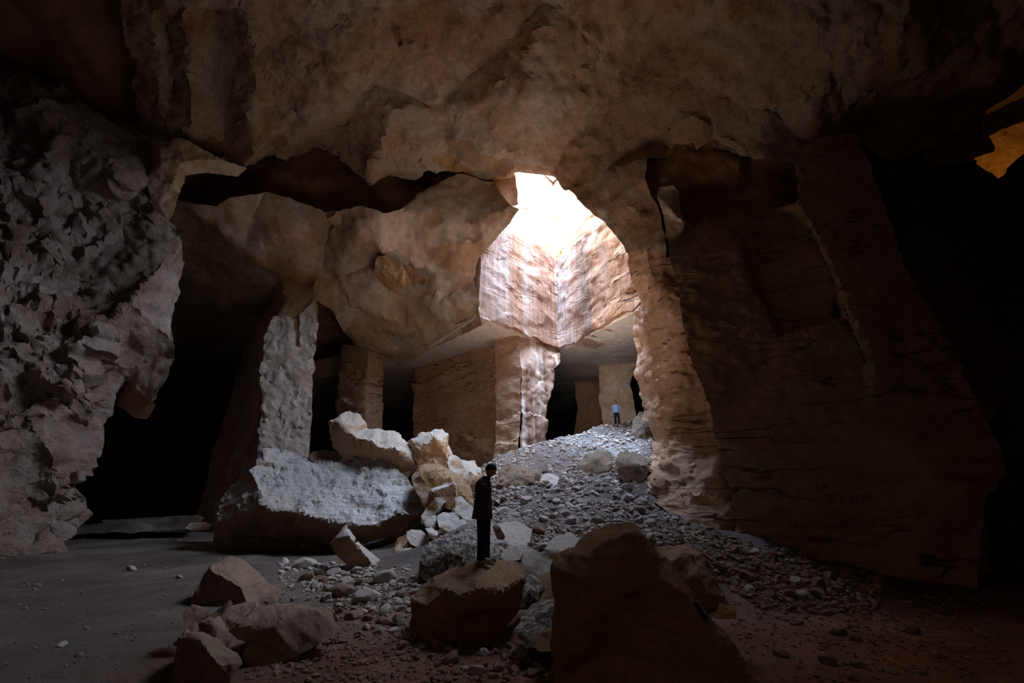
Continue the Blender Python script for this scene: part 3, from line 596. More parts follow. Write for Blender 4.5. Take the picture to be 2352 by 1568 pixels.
# dark chamber at the far right
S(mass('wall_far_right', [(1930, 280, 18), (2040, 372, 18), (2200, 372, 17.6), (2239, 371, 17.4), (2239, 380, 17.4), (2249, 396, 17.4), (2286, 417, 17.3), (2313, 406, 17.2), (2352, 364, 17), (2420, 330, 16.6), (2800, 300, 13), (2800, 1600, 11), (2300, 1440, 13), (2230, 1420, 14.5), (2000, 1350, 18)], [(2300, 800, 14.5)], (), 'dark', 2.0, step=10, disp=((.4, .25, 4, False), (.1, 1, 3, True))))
S(mass('wall_side_chamber', [(2150, 200, 24), (2600, 120, 21), (2600, 520, 24), (2150, 520, 27)], (), (), 'cut', 1.0, step=8, disp=((.25, .4, 4, False), (.06, 1.5, 3, True))))
for k, q_ in enumerate([[(2130, 385, 17.3), (2118, 335, 17.0), (2168, 312, 16.8), (2200, 375, 17.1)], [(2190, 377, 17.1), (2160, 318, 16.8), (2205, 298, 16.5), (2238, 370, 16.9)], [(2236, 372, 16.9), (2203, 302, 16.4), (2262, 262, 16.0), (2271, 316, 16.5), (2286, 338, 16.5), (2283, 348, 16.5), (2240, 361, 16.8)], [(2255, 320, 16.2), (2255, 268, 15.8), (2420, 190, 14.6), (2420, 250, 15.2), (2303, 297, 15.9)]]):
    S(mass('trim_%d' % (k + 1), q_, (), (), 'brown', 1.5, step=6, jag=1.5, disp=((.06, .6, 3, False),)))
lo.location = P(2420, 330, 20.5)
# raised ledge in the left gallery
S(mass('trim_gallery_ledge', [(60, 1203, 25.5), (166, 1198, 25.5), (300, 1190, 25.8), (452, 1183, 26), (470, 1190, 25.6), (440, 1216, 23.4), (300, 1222, 23.2), (100, 1226, 23), (40, 1230, 23)], [(300, 1197, 23.9)], (), 'dirt', 2, step=6, jag=1, disp=((.05, .7, 3, False),)))

# ------------------------------------------------------------------ boulders
def boulder(name, label, base, outline, inner=(), creases=(), mat='boulder', thick=1.5, step=5, jag=1.6, d=1.0, cat='boulder', group=None, Y=None, warp=4, fine=1.0):
    Y0 = hit_ground(*base).y if Y is None else Y
    o = mass(name, outline, inner, creases, mat, thick, 1.0, step, jag, 22.0, warp,
             ((0.09 * d, .9, 3, False), (0.14 * d, 1.0, 0, 'f'), (0.065 * d, 2.6, 0, 'f'), (0.03 * d, 6, 0, 'f'), (0.018 * d * fine, 5, 3, True)), y0=Y0)
    return T(o, label, cat, group)
# the big pale slab
so_ = [(571, 1079, 1.2), (604, 1063, 1.9), (606, 1030, 3.0), (629, 1025, 3.1), (664, 1032, 3.0), (700, 1041, 2.9), (718, 1056, 2.8), (762, 1061, 2.8), (807, 1052, 2.9), (874, 1054, 2.8), (914, 1081, 2.3), (930, 1096, 2.0), (945, 1108, 1.8), (963, 1126, 1.4), (981, 1162, 0.7), (985, 1175, 0.9), (963, 1200, 0.9), (932, 1215, 0.8), (906, 1232, 0.7), (879, 1240, .6), (841, 1254, .7), (815, 1250, 1.0),
       (800, 1262, 1.6), (700, 1285, 2.0), (600, 1285, 2.0), (505, 1262, 1.6), (487, 1244, 1.3), (497, 1198, 1.4), (514, 1144, 1.6), (545, 1100, 1.9)]
si_ = [(597, 1126, .6), (602, 1162, 0.1), (629, 1173, 0), (691, 1180, -.1), (730, 1190, -.1), (762, 1197, -.1), (800, 1204, -.1), (838, 1209, -.1), (875, 1196, 0), (914, 1184, 0.1), (968, 1180, .5),
       (700, 1110, 1.6), (800, 1120, 1.5), (870, 1130, 1.2), (640, 1100, 1.5), (620, 1235, 1.6), (720, 1245, 1.5), (800, 1232, .5), (560, 1180, .8), (800, 1092, 2.3), (870, 1098, 1.9)]
n_ = len(so_)
slab_creases = [(0, n_)] + [(n_ + k, n_ + k + 1) for k in range(10)] + [(n_ + 10, 15), (0, n_ + 1) if False else (n_ + 19, n_ + 20)]
SLABY = 16.8
boulder('stone_slab', 'huge pale slab with a streaked grey face, tilted up before the leaning pillar', (700, 1270), so_, si_, slab_creases, 'slab' if 'slab' in M else 'boulder', 2.2, 4, 2.2, 1.1, Y=SLABY)
boulder('boulder', 'long white-topped boulder with a brown underside, highest of the heap', None,
        [(803, 945, 1.1), (821, 952, 1.2), (838, 970, 1.1), (847, 981, 1.1), (874, 983, 1.1), (910, 992, 1.1), (937, 1014, 1.0), (959, 1041, .7), (964, 1062, .4), (954, 1076, .3), (941, 1097, .3), (919, 1083, .4), (887, 1063, .5), (834, 1049, .6), (780, 1045, .8), (762, 1024, .7), (756, 983, .8), (754, 970, .8), (787, 947, .9)],
        [(789, 975, .35), (788, 993, .2), (807, 999, .1), (852, 1012, .05), (874, 1030, 0), (914, 1034, 0), (940, 1050, .1), (835, 1030, .25)], [(0, 19), (19, 20), (20, 21), (21, 22), (22, 23), (23, 24), (24, 25), (25, 8)], 'boulder', 1.6, 4, 1.8, .8, Y=18.8)
boulder('boulder', 'low flat brown boulder shaded between the pale slab and the long white-topped boulder', None,
        [(710, 1044, .3), (722, 1036, .4), (745, 1034, .5), (775, 1038, .5), (815, 1044, .5), (812, 1062, 0), (780, 1070, 0), (735, 1070, 0), (712, 1058, .1)], (), (), 'stonebrown', .8, 4, 1, .4, Y=19.4)
boulder('boulder', 'peaked boulder with a white crest and rough brown front at the right of the heap', None,
        [(938, 1013, 1.0), (971, 994, 1.2), (1015, 986, 1.2), (1026, 996, 1.1), (1032, 1019, .9), (1040, 1044, .6), (1036, 1075, .4), (1005, 1080, .2), (960, 1076, .3), (950, 1045, .6)],
        [(957, 1033, .2), (975, 1020, .1), (998, 1003, .1), (1012, 1020, 0), (1022, 1040, .1)], [(0, 10), (10, 11), (11, 12), (12, 13), (13, 14), (14, 5)], 'boulder', 1.3, 4, 1.8, .8, Y=18.6)
boulder('boulder', 'pale flat-faced boulder leaning behind the heap beside the near visitor', None,
        [(1036, 1040, .9), (1059, 1057, .8), (1091, 1057, .9), (1097, 1072, .8), (1107, 1080, .9), (1106, 1097, .7), (1098, 1120, .5), (1094, 1155, .2), (1060, 1150, 0), (1040, 1100, .2), (1026, 1062, .5)],
        [(1086, 1100, .1), (1070, 1075, .35)], (), 'boulder', 1.3, 4, 1.6, .5, Y=17.6)
boulder('boulder', 'round-backed brown boulder with scratched front in the middle of the heap', None,
        [(962, 1070, .7), (985, 1063, .7), (1009, 1064, .7), (1047, 1083, .6), (1070, 1100, .5), (1083, 1125, .4), (1090, 1165, .1), (1040, 1170, -.1), (990, 1165, -.1), (955, 1130, .1), (944, 1100, .4)],
        [(1000, 1085, .2), (1030, 1100, .1), (1060, 1130, 0), (990, 1120, 0)], (), 'orange', 1.4, 4, 1.6, .45, Y=17.0)
boulder('rock_slab', 'upright brown slab leaning against the right end of the pale slab', None,
        [(945, 1103, .2), (956, 1092, .3), (967, 1093, .2), (982, 1115, .2), (997, 1148, .1), (988, 1162, 0), (975, 1168, 0), (960, 1135, 0)], (), (), 'boulder', .5, 3, 1, .25, cat='slab', Y=16.2)
boulder('rock_slab', 'flat-topped square brown slab lying across the heap', None,
        [(989, 1123, .5), (1047, 1106, .5), (1052, 1118, .4), (1052, 1146, .1), (1022, 1156, 0), (996, 1148, .1)], [(995, 1128, .1), (1044, 1112, .1)], [(0, 6), (6, 7), (7, 1)], 'boulder', .8, 3, 1, .25, cat='slab', Y=15.9)
boulder('boulder', 'small rough brown rock perched behind the square slab', None,
        [(1007, 1122, .3), (1020, 1105, .3), (1033, 1093, .3), (1040, 1110, .2), (1030, 1124, 0)], (), (), 'boulder', .5, 3, 1, .3, Y=16.3)
heap = [
 ('dark brown forked rock at the tip of the pale slab', [(980, 1165, .3), (1000, 1143, .3), (1022, 1140, .3), (1027, 1152, .2), (1010, 1168, 0), (985, 1195, -.1), (968, 1205, 0), (968, 1185, .1)], 'boulder', 15.6),
 ('white-topped curved rock arching down beside the near visitor', [(1036, 1175, .3), (1045, 1142, .5), (1058, 1138, .5), (1085, 1165, .4), (1096, 1182, .2), (1094, 1205, 0), (1076, 1212, 0), (1062, 1192, 0), (1045, 1180, 0)], 'boulder', 15.2),
 ('square white-topped block with brown side below the curved rock', [(1003, 1184, .3), (1018, 1174, .5), (1048, 1176, .5), (1072, 1196, .4), (1070, 1210, .2), (1040, 1226, 0), (1018, 1226, 0), (1008, 1208, 0)], 'boulder', 14.5),
 ('rounded pale stone at the lower tip of the pale slab', [(973, 1200, .2), (985, 1184, .3), (1000, 1182, .3), (1004, 1196, .1), (1000, 1211, 0), (978, 1210, 0)], 'boulder', 14.8),
 ('pointed white stone tucked above the brown split rock', [(976, 1214, .2), (992, 1210, .3), (1007, 1218, .2), (1004, 1232, 0), (995, 1240, 0), (984, 1226, 0)], 'boulder', 14.2),
 ('brown split rock with a pale broken corner', [(933, 1220, .3), (945, 1216, .4), (965, 1216, .4), (986, 1230, .3), (986, 1247, .1), (965, 1260, 0), (945, 1250, 0), (936, 1236, .1)], 'boulder', 14.3),
 ('white-tipped rock in the gap under the pale slab', [(902, 1280, .1), (905, 1262, .1), (920, 1245, .3), (926, 1258, .2), (945, 1257, .3), (944, 1275, 0), (925, 1288, 0), (908, 1290, 0)], 'boulder', 14.0),
 ('small brown wedge beside the speckled boulder', [(947, 1285, .1), (950, 1268, .2), (968, 1260, .3), (978, 1266, .2), (966, 1282, 0), (952, 1290, 0)], 'orange', 13.6),
 ('tilted brown slab in shadow under the right end of the pale slab', [(903, 1268, .4), (912, 1235, .6), (935, 1225, .6), (945, 1250, .3), (935, 1262, .2), (915, 1275, .1)], 'brown', 14.6),
 ('pale rock at the foot of the sharp leaning rock', [(875, 1300, .1), (890, 1286, .3), (903, 1282, .3), (925, 1300, .1), (926, 1316, 0), (908, 1320, 0), (888, 1322, 0)], 'boulder', 13.0),
 ('pale stone between the speckled boulder and the debris field', [(900, 1312, .2), (925, 1310, .3), (945, 1320, .2), (970, 1330, .1), (960, 1345, 0), (920, 1340, 0)], 'boulder', 11.8),
 ('brown triangular stone left of the standing boulder', [(920, 1362, 0), (925, 1350, .1), (945, 1336, .2), (958, 1345, .1), (966, 1362, 0), (945, 1372, 0)], 'orange', 10.4),
]
for lab, ol, mt, y_ in heap: boulder('rock', lab, None, ol, (), (), mt, .6, 3, 1.0, .3, cat='rock', Y=y_)
boulder('rock', 'sharp wedge-shaped rock leaning upright under the pale slab', (840, 1300),
        [(795, 1202, .5), (803, 1213, .5), (822, 1245, .4), (850, 1268, .3), (874, 1290, .2), (881, 1304, .1), (868, 1310, 0), (835, 1302, 0), (800, 1297, 0), (775, 1275, .1), (756, 1248, .3)],
        [(800, 1230, 0), (830, 1265, -.1), (862, 1300, -.1)], [(0, 11), (11, 12), (12, 13)], 'boulder', .9, 3, 1.2, .35, cat='rock')
boulder('boulder', 'domed boulder speckled black and white behind the visitor', (1040, 1330),
        [(963, 1295, 0), (972, 1262, .2), (1000, 1238, .5), (1040, 1221, .8), (1078, 1213, 1.0), (1105, 1225, 1), (1160, 1262, .8), (1175, 1300, .3), (1110, 1330, -.1), (1040, 1340, -.1), (985, 1338, -.1), (966, 1318, -.1)],
        [(1040, 1265, .2), (1090, 1270, .3)], (), 'speckled', 1.3, 4, 1.6, .6)
boulder('boulder', 'smooth pale hump of rock behind the visitor at the foot of the rubble slope', (1160, 1285),
        [(1096, 1225, .7), (1130, 1205, 1.2), (1165, 1194, 1.6), (1205, 1198, 1.5), (1222, 1215, 1.2), (1215, 1250, .6), (1190, 1280, 0), (1150, 1296, 0), (1100, 1290, 0)], [(1160, 1240, .5)], (), 'slabby' if 'slabby' in M else 'boulder', 1.6, 4, 1.6, .6)
boulder('rock', 'upright brown split stone standing on the pale hump beside the visitor', None, [(1130, 1210, .1), (1140, 1202, .2), (1150, 1212, .1), (1160, 1232, 0), (1156, 1240, 0), (1142, 1238, 0)], (), (), 'boulder', .3, 3, .8, .18, cat='rock', Y=9.7)
boulder('boulder', 'weathered tan boulder the visitor stands on', (1050, 1470),
        [(1063, 1300, .7), (1092, 1287, .95), (1131, 1284, 1.1), (1182, 1291, 1.0), (1212, 1316, .6), (1207, 1335, .5), (1200, 1355, .45), (1187, 1403, .3), (1170, 1435, .3), (1153, 1456, .2), (1110, 1478, .0), (1055, 1482, 0), (990, 1478, 0), (955, 1465, 0), (943, 1450, 0), (945, 1403, 0), (942, 1370, .1), (972, 1340, .3), (1026, 1314, .55)],
        [(1023, 1352, -.25), (1060, 1366, -.45), (1102, 1358, -.42), (1149, 1362, -.3), (1185, 1340, -.05), (975, 1390, -.2), (1010, 1430, -.1), (1100, 1430, -.05), (1120, 1310, .6), (1165, 1315, .5), (1060, 1330, .3)],
        [(19, 20), (20, 21), (21, 22), (22, 23), (23, 4), (17, 19)], 'orange', 1.3, 4, 1.8, .42)
boulder('boulder', 'dark brown peaked boulder, the largest and closest one to the viewer', None,
        [(1272, 1302, .7), (1287, 1273, .8), (1316, 1248, .85), (1352, 1222, .9), (1406, 1206, .95), (1453, 1202, .95), (1464, 1210, .9), (1493, 1244, .8), (1532, 1286, .7), (1587, 1352, .6), (1641, 1432, .5), (1677, 1470, .5), (1706, 1511, .5), (1740, 1580, .5), (1760, 1680, .5), (1270, 1680, .5), (1274, 1568, .5), (1276, 1475, .5), (1285, 1403, .55), (1283, 1352, .6)],
        [(1341, 1331, .05), (1355, 1280, .12), (1381, 1248, .2), (1460, 1226, .25), (1490, 1269, .15), (1510, 1323, .1), (1569, 1362, .15), (1625, 1450, .15), (1690, 1566, .2), (1330, 1420, .1), (1400, 1500, .4), (1310, 1500, .25)],
        [(20, 21), (21, 22), (22, 23), (23, 24), (24, 25), (25, 26), (26, 27), (27, 28), (20, 29), (29, 30)], 'orange', 1.2, 4, 2.0, .30, Y=3.9)
boulder('boulder', 'tan boulder with a slanting ridge behind the dark peaked boulder', (1640, 1400),
        [(1497, 1256, .8), (1550, 1255, .8), (1579, 1249, .8), (1608, 1266, .6), (1635, 1295, .5), (1652, 1316, .4), (1650, 1345, .2), (1664, 1372, .1), (1684, 1400, 0), (1670, 1412, 0), (1600, 1415, 0), (1560, 1360, 0), (1520, 1310, .3)],
        [(1565, 1275, .2), (1585, 1320, 0), (1625, 1355, -.1)], [(2, 13), (13, 14), (14, 15)], 'orange', 1.2, 4, 1.8, .42)
boulder('rock', 'small dark rock in the shade beside the tan ridged boulder', None, [(1640, 1420, 0), (1652, 1388, .2), (1690, 1400, .1), (1690, 1425, 0)], (), (), 'brown', .4, 3, 1, .2, cat='rock', Y=6.2)
boulder('rock_slab', 'tilted tan slab with a shell-shaped scar beside the dark peaked boulder', None,
        [(1196, 1290, .15), (1205, 1276, .3), (1250, 1266, .4), (1285, 1262, .3), (1281, 1295, .1), (1262, 1311, 0), (1240, 1319, 0), (1215, 1306, 0)], (), (), 'boulder', .5, 3, 1, .2, cat='slab', Y=8.3)
boulder('rock', 'knobbly tan rock just behind the standing boulder', None, [(1150, 1275, .2), (1165, 1254, .4), (1185, 1252, .4), (1200, 1268, .2), (1192, 1284, 0), (1170, 1288, 0)], (), (), 'boulder', .4, 3, 1, .25, cat='rock', Y=9.2)
boulder('rock', 'small tan cube-shaped rock above the tilted slab', None, [(1196, 1275, .1), (1196, 1256, .3), (1215, 1254, .3), (1235, 1264, .1), (1222, 1276, 0)], (), (), 'boulder', .3, 3, .8, .2, cat='rock', Y=9.4)
boulder('rock_slab', 'flat pale slab lying on the rubble above the dark peaked boulder', None, [(1250, 1262, 0), (1270, 1236, .5), (1310, 1222, .9), (1332, 1240, .7), (1320, 1258, .1), (1290, 1266, 0)], (), (), 'boulder', .6, 3, 1, .2, cat='slab', Y=9.6)
boulder('boulder', 'grey speckled rock wedged right of the standing boulder', (1215, 1396), [(1180, 1330, .6), (1215, 1316, .7), (1234, 1326, .6), (1252, 1355, .3), (1240, 1380, .1), (1215, 1398, 0), (1180, 1400, 0)], [(1215, 1355, .1)], (), 'speckled', .7, 3, 1, .25, Y=7.6)
boulder('boulder', 'brown rock wedged against the dark peaked boulder', None, [(1238, 1325, .4), (1262, 1316, .5), (1300, 1318, .4), (1300, 1390, 0), (1250, 1388, 0), (1240, 1378, .1), (1254, 1352, .2)], (), (), 'orange', .6, 3, 1, .22, Y=7.3)
boulder('boulder', 'low rounded speckled boulder in the gap between the two front boulders', None, [(1178, 1450, 0), (1200, 1405, .4), (1235, 1382, .6), (1285, 1375, .6), (1310, 1420, .3), (1300, 1490, -.1), (1210, 1490, -.1)], [(1240, 1430, .1)], (), 'speckled', .9, 4, 1.4, .3, Y=6.2)
boulder('rock', 'brown tilted rock at the lower left flank of the dark peaked boulder', None, [(1222, 1478, 0), (1245, 1452, .2), (1290, 1432, .3), (1300, 1490, 0), (1240, 1492, 0)], (), (), 'orange', .4, 3, 1, .2, cat='rock', Y=5.6)
# front left group
boulder('boulder', 'brown humped boulder with a rough pale back on the dusty floor', (540, 1392),
        [(466, 1326, .3), (481, 1304, .5), (508, 1289, .8), (529, 1279, 1.0), (546, 1286, 1.0), (576, 1304, .9), (609, 1331, .7), (640, 1357, .5), (646, 1382, .2), (640, 1396, .1), (590, 1402, 0), (529, 1402, 0), (481, 1402, 0), (438, 1388, .1), (448, 1358, .1)],
        [(483, 1306, .3), (499, 1319, .1), (526, 1331, 0), (552, 1341, -.05), (571, 1380, -.1), (560, 1310, .6)], [(1, 15), (15, 16), (16, 17), (17, 18), (18, 19)], 'stonebrown', 1.1, 4, 1.6, .35)
boulder('boulder', 'flat-topped slab of brown rock, rightmost of the front group', (640, 1525),
        [(543, 1429, .35), (588, 1408, .6), (633, 1391, .8), (677, 1388, .85), (731, 1398, .75), (761, 1405, .65), (776, 1420, .5), (780, 1444, .35), (737, 1478, .15), (686, 1505, .05), (645, 1522, 0), (624, 1537, -.05), (588, 1550, -.1), (564, 1538, 0), (567, 1492, 0), (555, 1468, .1), (534, 1444, .2)],
        [(548, 1438, .1), (600, 1446, .05), (639, 1434, .05), (655, 1420, .15), (722, 1405, .4), (636, 1452, .02), (590, 1470, .12)], [(0, 17), (17, 18), (18, 19), (19, 20), (20, 21), (19, 22), (22, 23)], 'stonebrown', .9, 4, 1.6, .28)
boulder('boulder', 'long brown rock between the flat slab and the lowest rock of the front group', (500, 1500),
        [(424, 1446, .4), (454, 1423, .5), (499, 1408, .6), (543, 1393, .7), (588, 1384, .75), (590, 1395, .6), (564, 1416, .4), (545, 1430, .3), (533, 1453, .2), (527, 1483, .1), (512, 1490, 0), (470, 1475, .1), (440, 1468, .1)], [(490, 1440, .2)], (), 'stonebrown', .8, 4, 1.4, .28)
boulder('boulder', 'dark rough rock, lowest and nearest of the front group', (500, 1590),
        [(408, 1465, .5), (424, 1446, .6), (462, 1458, .5), (500, 1475, .4), (555, 1506, .2), (557, 1524, .1), (530, 1557, 0), (510, 1640, 0), (400, 1640, .2), (395, 1530, .3)], [(458, 1470, .1), (500, 1520, 0)], [(2, 10), (10, 11)], 'stonebrown', .9, 4, 1.4, .28)
boulder('rock', 'small dark rock against the left foot of the humped boulder', None, [(418, 1408, .1), (439, 1389, .2), (476, 1398, .2), (484, 1412, .1), (455, 1428, 0), (424, 1430, 0)], (), (), 'stonebrown', .4, 3, 1, .2, cat='rock', Y=6.6)
boulder('rock', 'stick-shaped splinter of rock in front of the humped boulder', None, [(480, 1414, .1), (500, 1400, .15), (529, 1378, .2), (535, 1386, .15), (515, 1408, 0), (490, 1420, 0)], (), (), 'stonebrown', .15, 3, .6, .1, cat='rock', Y=6.4)
# boulders sunk in the rubble slope
boulder('boulder', 'brown boulder half sunk in the middle of the rubble slope', (1380, 1086), [(1325, 1068, .2), (1345, 1042, .8), (1380, 1034, 1.2), (1405, 1042, 1.0), (1412, 1062, .4), (1395, 1086, 0), (1360, 1092, -.1), (1335, 1086, 0)], [(1370, 1056, .3)], (), 'black', 1.3, 3, 1.4, .6)
boulder('boulder', 'flat-topped dark boulder on the slope beside the arch pier', (1455, 1108), [(1414, 1055, .9), (1424, 1040, 1.6), (1460, 1038, 1.8), (1494, 1056, 1.3), (1492, 1080, .4), (1470, 1112, -.1), (1440, 1112, -.1), (1420, 1090, .1)], [(1424, 1062, .3), (1456, 1068, .1), (1485, 1062, .4)], [(0, 8), (8, 9), (9, 10), (10, 3)], 'black', 1.4, 3, 1.4, .6)
boulder('boulder', 'dark rounded boulder by the arch pier on the crest of the slope', (1475, 1008), [(1448, 1000, .2), (1452, 965, .8), (1468, 948, 1.2), (1486, 944, 1.2), (1510, 960, 1), (1510, 1012, .2), (1480, 1016, 0)], [(1478, 975, .2)], (), 'black', 1.5, 3, 1.4, .7)
boulder('boulder', 'small rounded boulder poking from the dirt bank', (1260, 1118), [(1228, 1108, .2), (1238, 1090, .6), (1262, 1084, .8), (1284, 1092, .6), (1286, 1112, .1), (1262, 1122, 0), (1236, 1120, 0)], (), (), 'stone', .8, 3, 1.2, .4)
boulder('boulder', 'ragged dark bank of packed dirt and stones left of the rubble slope', (1180, 1120), [(1138, 1105, .2), (1145, 1080, .8), (1175, 1070, 1.4), (1210, 1072, 1.5), (1245, 1082, 1.2), (1240, 1104, .3), (1205, 1120, 0), (1160, 1124, 0)], [(1180, 1092, .3), (1215, 1094, .4)], (), 'black', 1.2, 3, 2, 1.0, cat='dirt bank')
boulder('rock', 'pale block lying on the flat left of the pale slab', None, [(425, 1212, 0), (436, 1200, .2), (470, 1198, .3), (486, 1204, .2), (478, 1217, 0), (440, 1218, 0)], (), (), 'stone', .5, 3, 1, .3, cat='rock', Y=21)

# ------------------------------------------------------------------ rubble
dg = bpy.context.evaluated_depsgraph_get(); dg.update()
from mathutils.bvhtree import BVHTree
fl_bvh = BVHTree.FromObject(floor, dg)
def stone_mesh(k, mat):
    rs = np.random.RandomState(100 + k)
    bm = bmesh.new(); bmesh.ops.create_icosphere(bm, subdivisions=3, radius=1.0)
    sc = rs.uniform(.75, 1.3, 3) * np.array([1.15, 1, .7])
    planes = [(lambda v: v / np.linalg.norm(v))(rs.normal(size=3)) for _ in range(11)]; ds = rs.uniform(.55, .86, 11)
    for v in bm.verts:
        p = np.array(v.co)
        for n_, d_ in zip(planes, ds):
            q = p @ n_
            if q > d_: p = p - n_ * (q - d_) * .94
        v.co = p * sc
    V = np.array([v.co for v in bm.verts]); V = V * (1 + .05 * fbm(V + k * 3, 2.2, 3))[:, None]
    for v, p in zip(bm.verts, V): v.co = p
    me = bpy.data.meshes.new('stone'); bm.to_mesh(me); bm.free(); me.materials.append(M[mat]); 
    return me
sm_ = [stone_mesh(k, 'stone') for k in range(7)] + [stone_mesh(k + 20, 'stonebrown') for k in range(5)]
def inpoly(poly, x, y):
    c = False
    for i in range(len(poly)):
        a, b = poly[i], poly[(i + 1) % len(poly)]
        if (a[1] > y) != (b[1] > y) and x < (b[0] - a[0]) * (y - a[1]) / (b[1] - a[1]) + a[0]: c = not c
    return c
ORG = Vector((0, 0, CAMZ))
def spot(px, py):
    """where the sight line meets the bare floor, or None when something stands before it"""
    d = Vector(rays(px, py)).normalized()
    ok, loc, nr, i, ob, mtx = SC.ray_cast(dg, ORG, d)
    return loc if ok and ob.name == 'floor' else None
zones = [  # polygon in the photo, count, smallest and largest height in photo pixels, name of place, brown?
 ([(1140, 1130), (1260, 1110), (1420, 1110), (1500, 1165), (1640, 1250), (1500, 1245), (1460, 1205), (1340, 1225), (1230, 1260), (1215, 1200), (1140, 1190)], 115, 9, 30, 'grey stone lying loose on the middle of the rubble slope', 'loose stones on the middle of the rubble slope', 0),
 ([(1140, 1130), (1200, 1100), (1300, 1030), (1440, 985), (1500, 1030), (1495, 1110), (1420, 1100), (1260, 1105)], 26, 6, 13, 'small stone high on the rubble slope below the crest', 'small stones on the upper rubble slope', 0),
 ([(690, 1300), (860, 1310), (960, 1350), (950, 1420), (940, 1470), (820, 1440), (740, 1385), (700, 1330)], 62, 14, 40, 'grey-brown broken stone in the debris left of the standing boulder', 'broken stones left of the standing boulder', 0),
 ([(1650, 1250), (1760, 1275), (1960, 1330), (1900, 1400), (1700, 1360), (1655, 1310)], 52, 10, 26, 'reddish brown stone strewn along the foot of the quarried wall', 'stones along the foot of the quarried wall', 1),
 ([(900, 1480), (1180, 1470), (1275, 1490), (1272, 1566), (1000, 1566)], 34, 14, 38, 'brown stone among the litter between the standing boulder and the dark peak', 'stones in front of the standing boulder', 1),
 ([(1700, 1380), (2100, 1400), (2300, 1560), (1780, 1560)], 12, 12, 30, 'brown stone lying scattered on the dirt at the lower right', 'scattered stones on the lower right dirt', 1),
 ([(1140, 1245), (1230, 1200), (1330, 1215), (1290, 1262), (1200, 1290), (1130, 1290)], 16, 12, 28, 'stone lodged between the pale hump and the dark peaked boulder', 'stones behind the standing boulder', 0),
 ([(20, 1290), (430, 1290), (380, 1540), (20, 1540)], 5, 8, 18, 'small stone lying on the smooth dusty floor at the left', 'small stones on the left floor', 0),
]
def put(me, loc, r, rs, name='stone'):
    o = bpy.data.objects.new(name, me); COL.objects.link(o)
    o.location = (loc.x, loc.y, loc.z + r * .22); o.scale = (r, r, r)
    o.rotation_euler = (rs.uniform(-.5, .5), rs.uniform(-.5, .5), rs.uniform(0, 6.28)); return o
rs = random.Random(5); placed = []
for poly, cnt, s0, s1, lab, grp, br in zones:
    n, tries = 0, 0; xs = [p[0] for p in poly]; yq = [p[1] for p in poly]
    while n < cnt and tries < cnt * 40:
        tries += 1
        x, y = rs.uniform(min(xs), max(xs)), rs.uniform(min(yq), max(yq))
        if not inpoly(poly, x, y): continue
        hpx = s0 + (s1 - s0) * rs.random() ** 2.2
        if any(abs(x - a) < (hpx + h) * .55 and abs(y - b) < (hpx + h) * .40 for a, b, h in placed): continue
        L_ = spot(x, y)
        if L_ is None or spot(x, y - hpx * .45) is None: continue
        dist = (L_ - ORG).length; r = hpx * dist / F * .62
        me = rs.choice(sm_[7:] if (br and rs.random() < .8) else sm_[:7] if rs.random() < .75 else sm_[7:])
        T(put(me, L_, r, rs), lab, 'stone', grp); placed.append((x, y, hpx)); n += 1
# gravel too small to count, one object
slope_ = [(1060, 1130), (1070, 1060), (1130, 1030), (1200, 1005), (1262, 990), (1370, 972), (1450, 958), (1500, 1000), (1505, 1160), (1650, 1250), (1400, 1250), (1300, 1290), (1070, 1260)]
gz = [('stone', 'loose grey gravel and chips covering the rubble slope', [(slope_, 9000, 1.6, 7), (slope_, 2200, 5, 13), ([(640, 1285), (960, 1300), (960, 1400), (800, 1400), (640, 1340)], 900, 3, 12)]),
      ('stonebrown', 'brown grit and chips scattered over the dirt floor', [([(1560, 1185), (1700, 1238), (1800, 1262), (2050, 1330), (2000, 1420), (1750, 1400), (1640, 1330), (1500, 1230)], 3400, 3, 14), ([(640, 1340), (960, 1380), (960, 1490), (620, 1500)], 700, 3, 12),
      ([(560, 1500), (900, 1450), (1280, 1470), (1280, 1568), (560, 1568)], 1500, 2, 13), ([(1650, 1380), (2250, 1370), (2352, 1568), (1740, 1568)], 1500, 1.5, 9), ([(0, 1235), (480, 1215), (700, 1290), (380, 1568), (0, 1568)], 500, 1.5, 6)])]
lo_bm = []
for k in range(6):
    r_ = np.random.RandomState(k); bm = bmesh.new(); bmesh.ops.create_icosphere(bm, subdivisions=1, radius=1.0)
    V = np.array([v.co for v in bm.verts]) * (1 + r_.uniform(-.28, .28, (len(bm.verts), 1))) * np.array([1.2, 1, .7]); Fc = np.array([[v.index for v in f.verts] for f in bm.faces]); bm.free(); lo_bm.append((V, Fc))
for gm_, glab, gzones in gz:
    GV, GF, nb_ = [], [], 0
    for poly, cnt, s0, s1 in gzones:
        xs = [p[0] for p in poly]; yq = [p[1] for p in poly]
        for _ in range(cnt):
            x, y = rs.uniform(min(xs), max(xs)), rs.uniform(min(yq), max(yq))
            if not inpoly(poly, x, y): continue
            d_ = Vector(rays(x, y)).normalized(); hit = fl_bvh.ray_cast(ORG, d_)
            if hit[0] is None: continue
            dist = hit[3]; r = (s0 + (s1 - s0) * rs.random() ** 3) * dist / F * .55
            V, Fc = lo_bm[rs.randrange(6)]; R = np.array(Matrix.Rotation(rs.uniform(0, 6.28), 3, 'Z') @ Matrix.Rotation(rs.uniform(-.7, .7), 3, 'X'))
            GV.append(V @ R.T * r + np.array(hit[0]) + np.array([0, 0, r * .2])); GF.append(Fc + nb_); nb_ += len(V)
    tag(make_obj('gravel', np.concatenate(GV), np.concatenate(GF).tolist(), M[gm_], smooth=False), glab, 'gravel', kind='stuff')

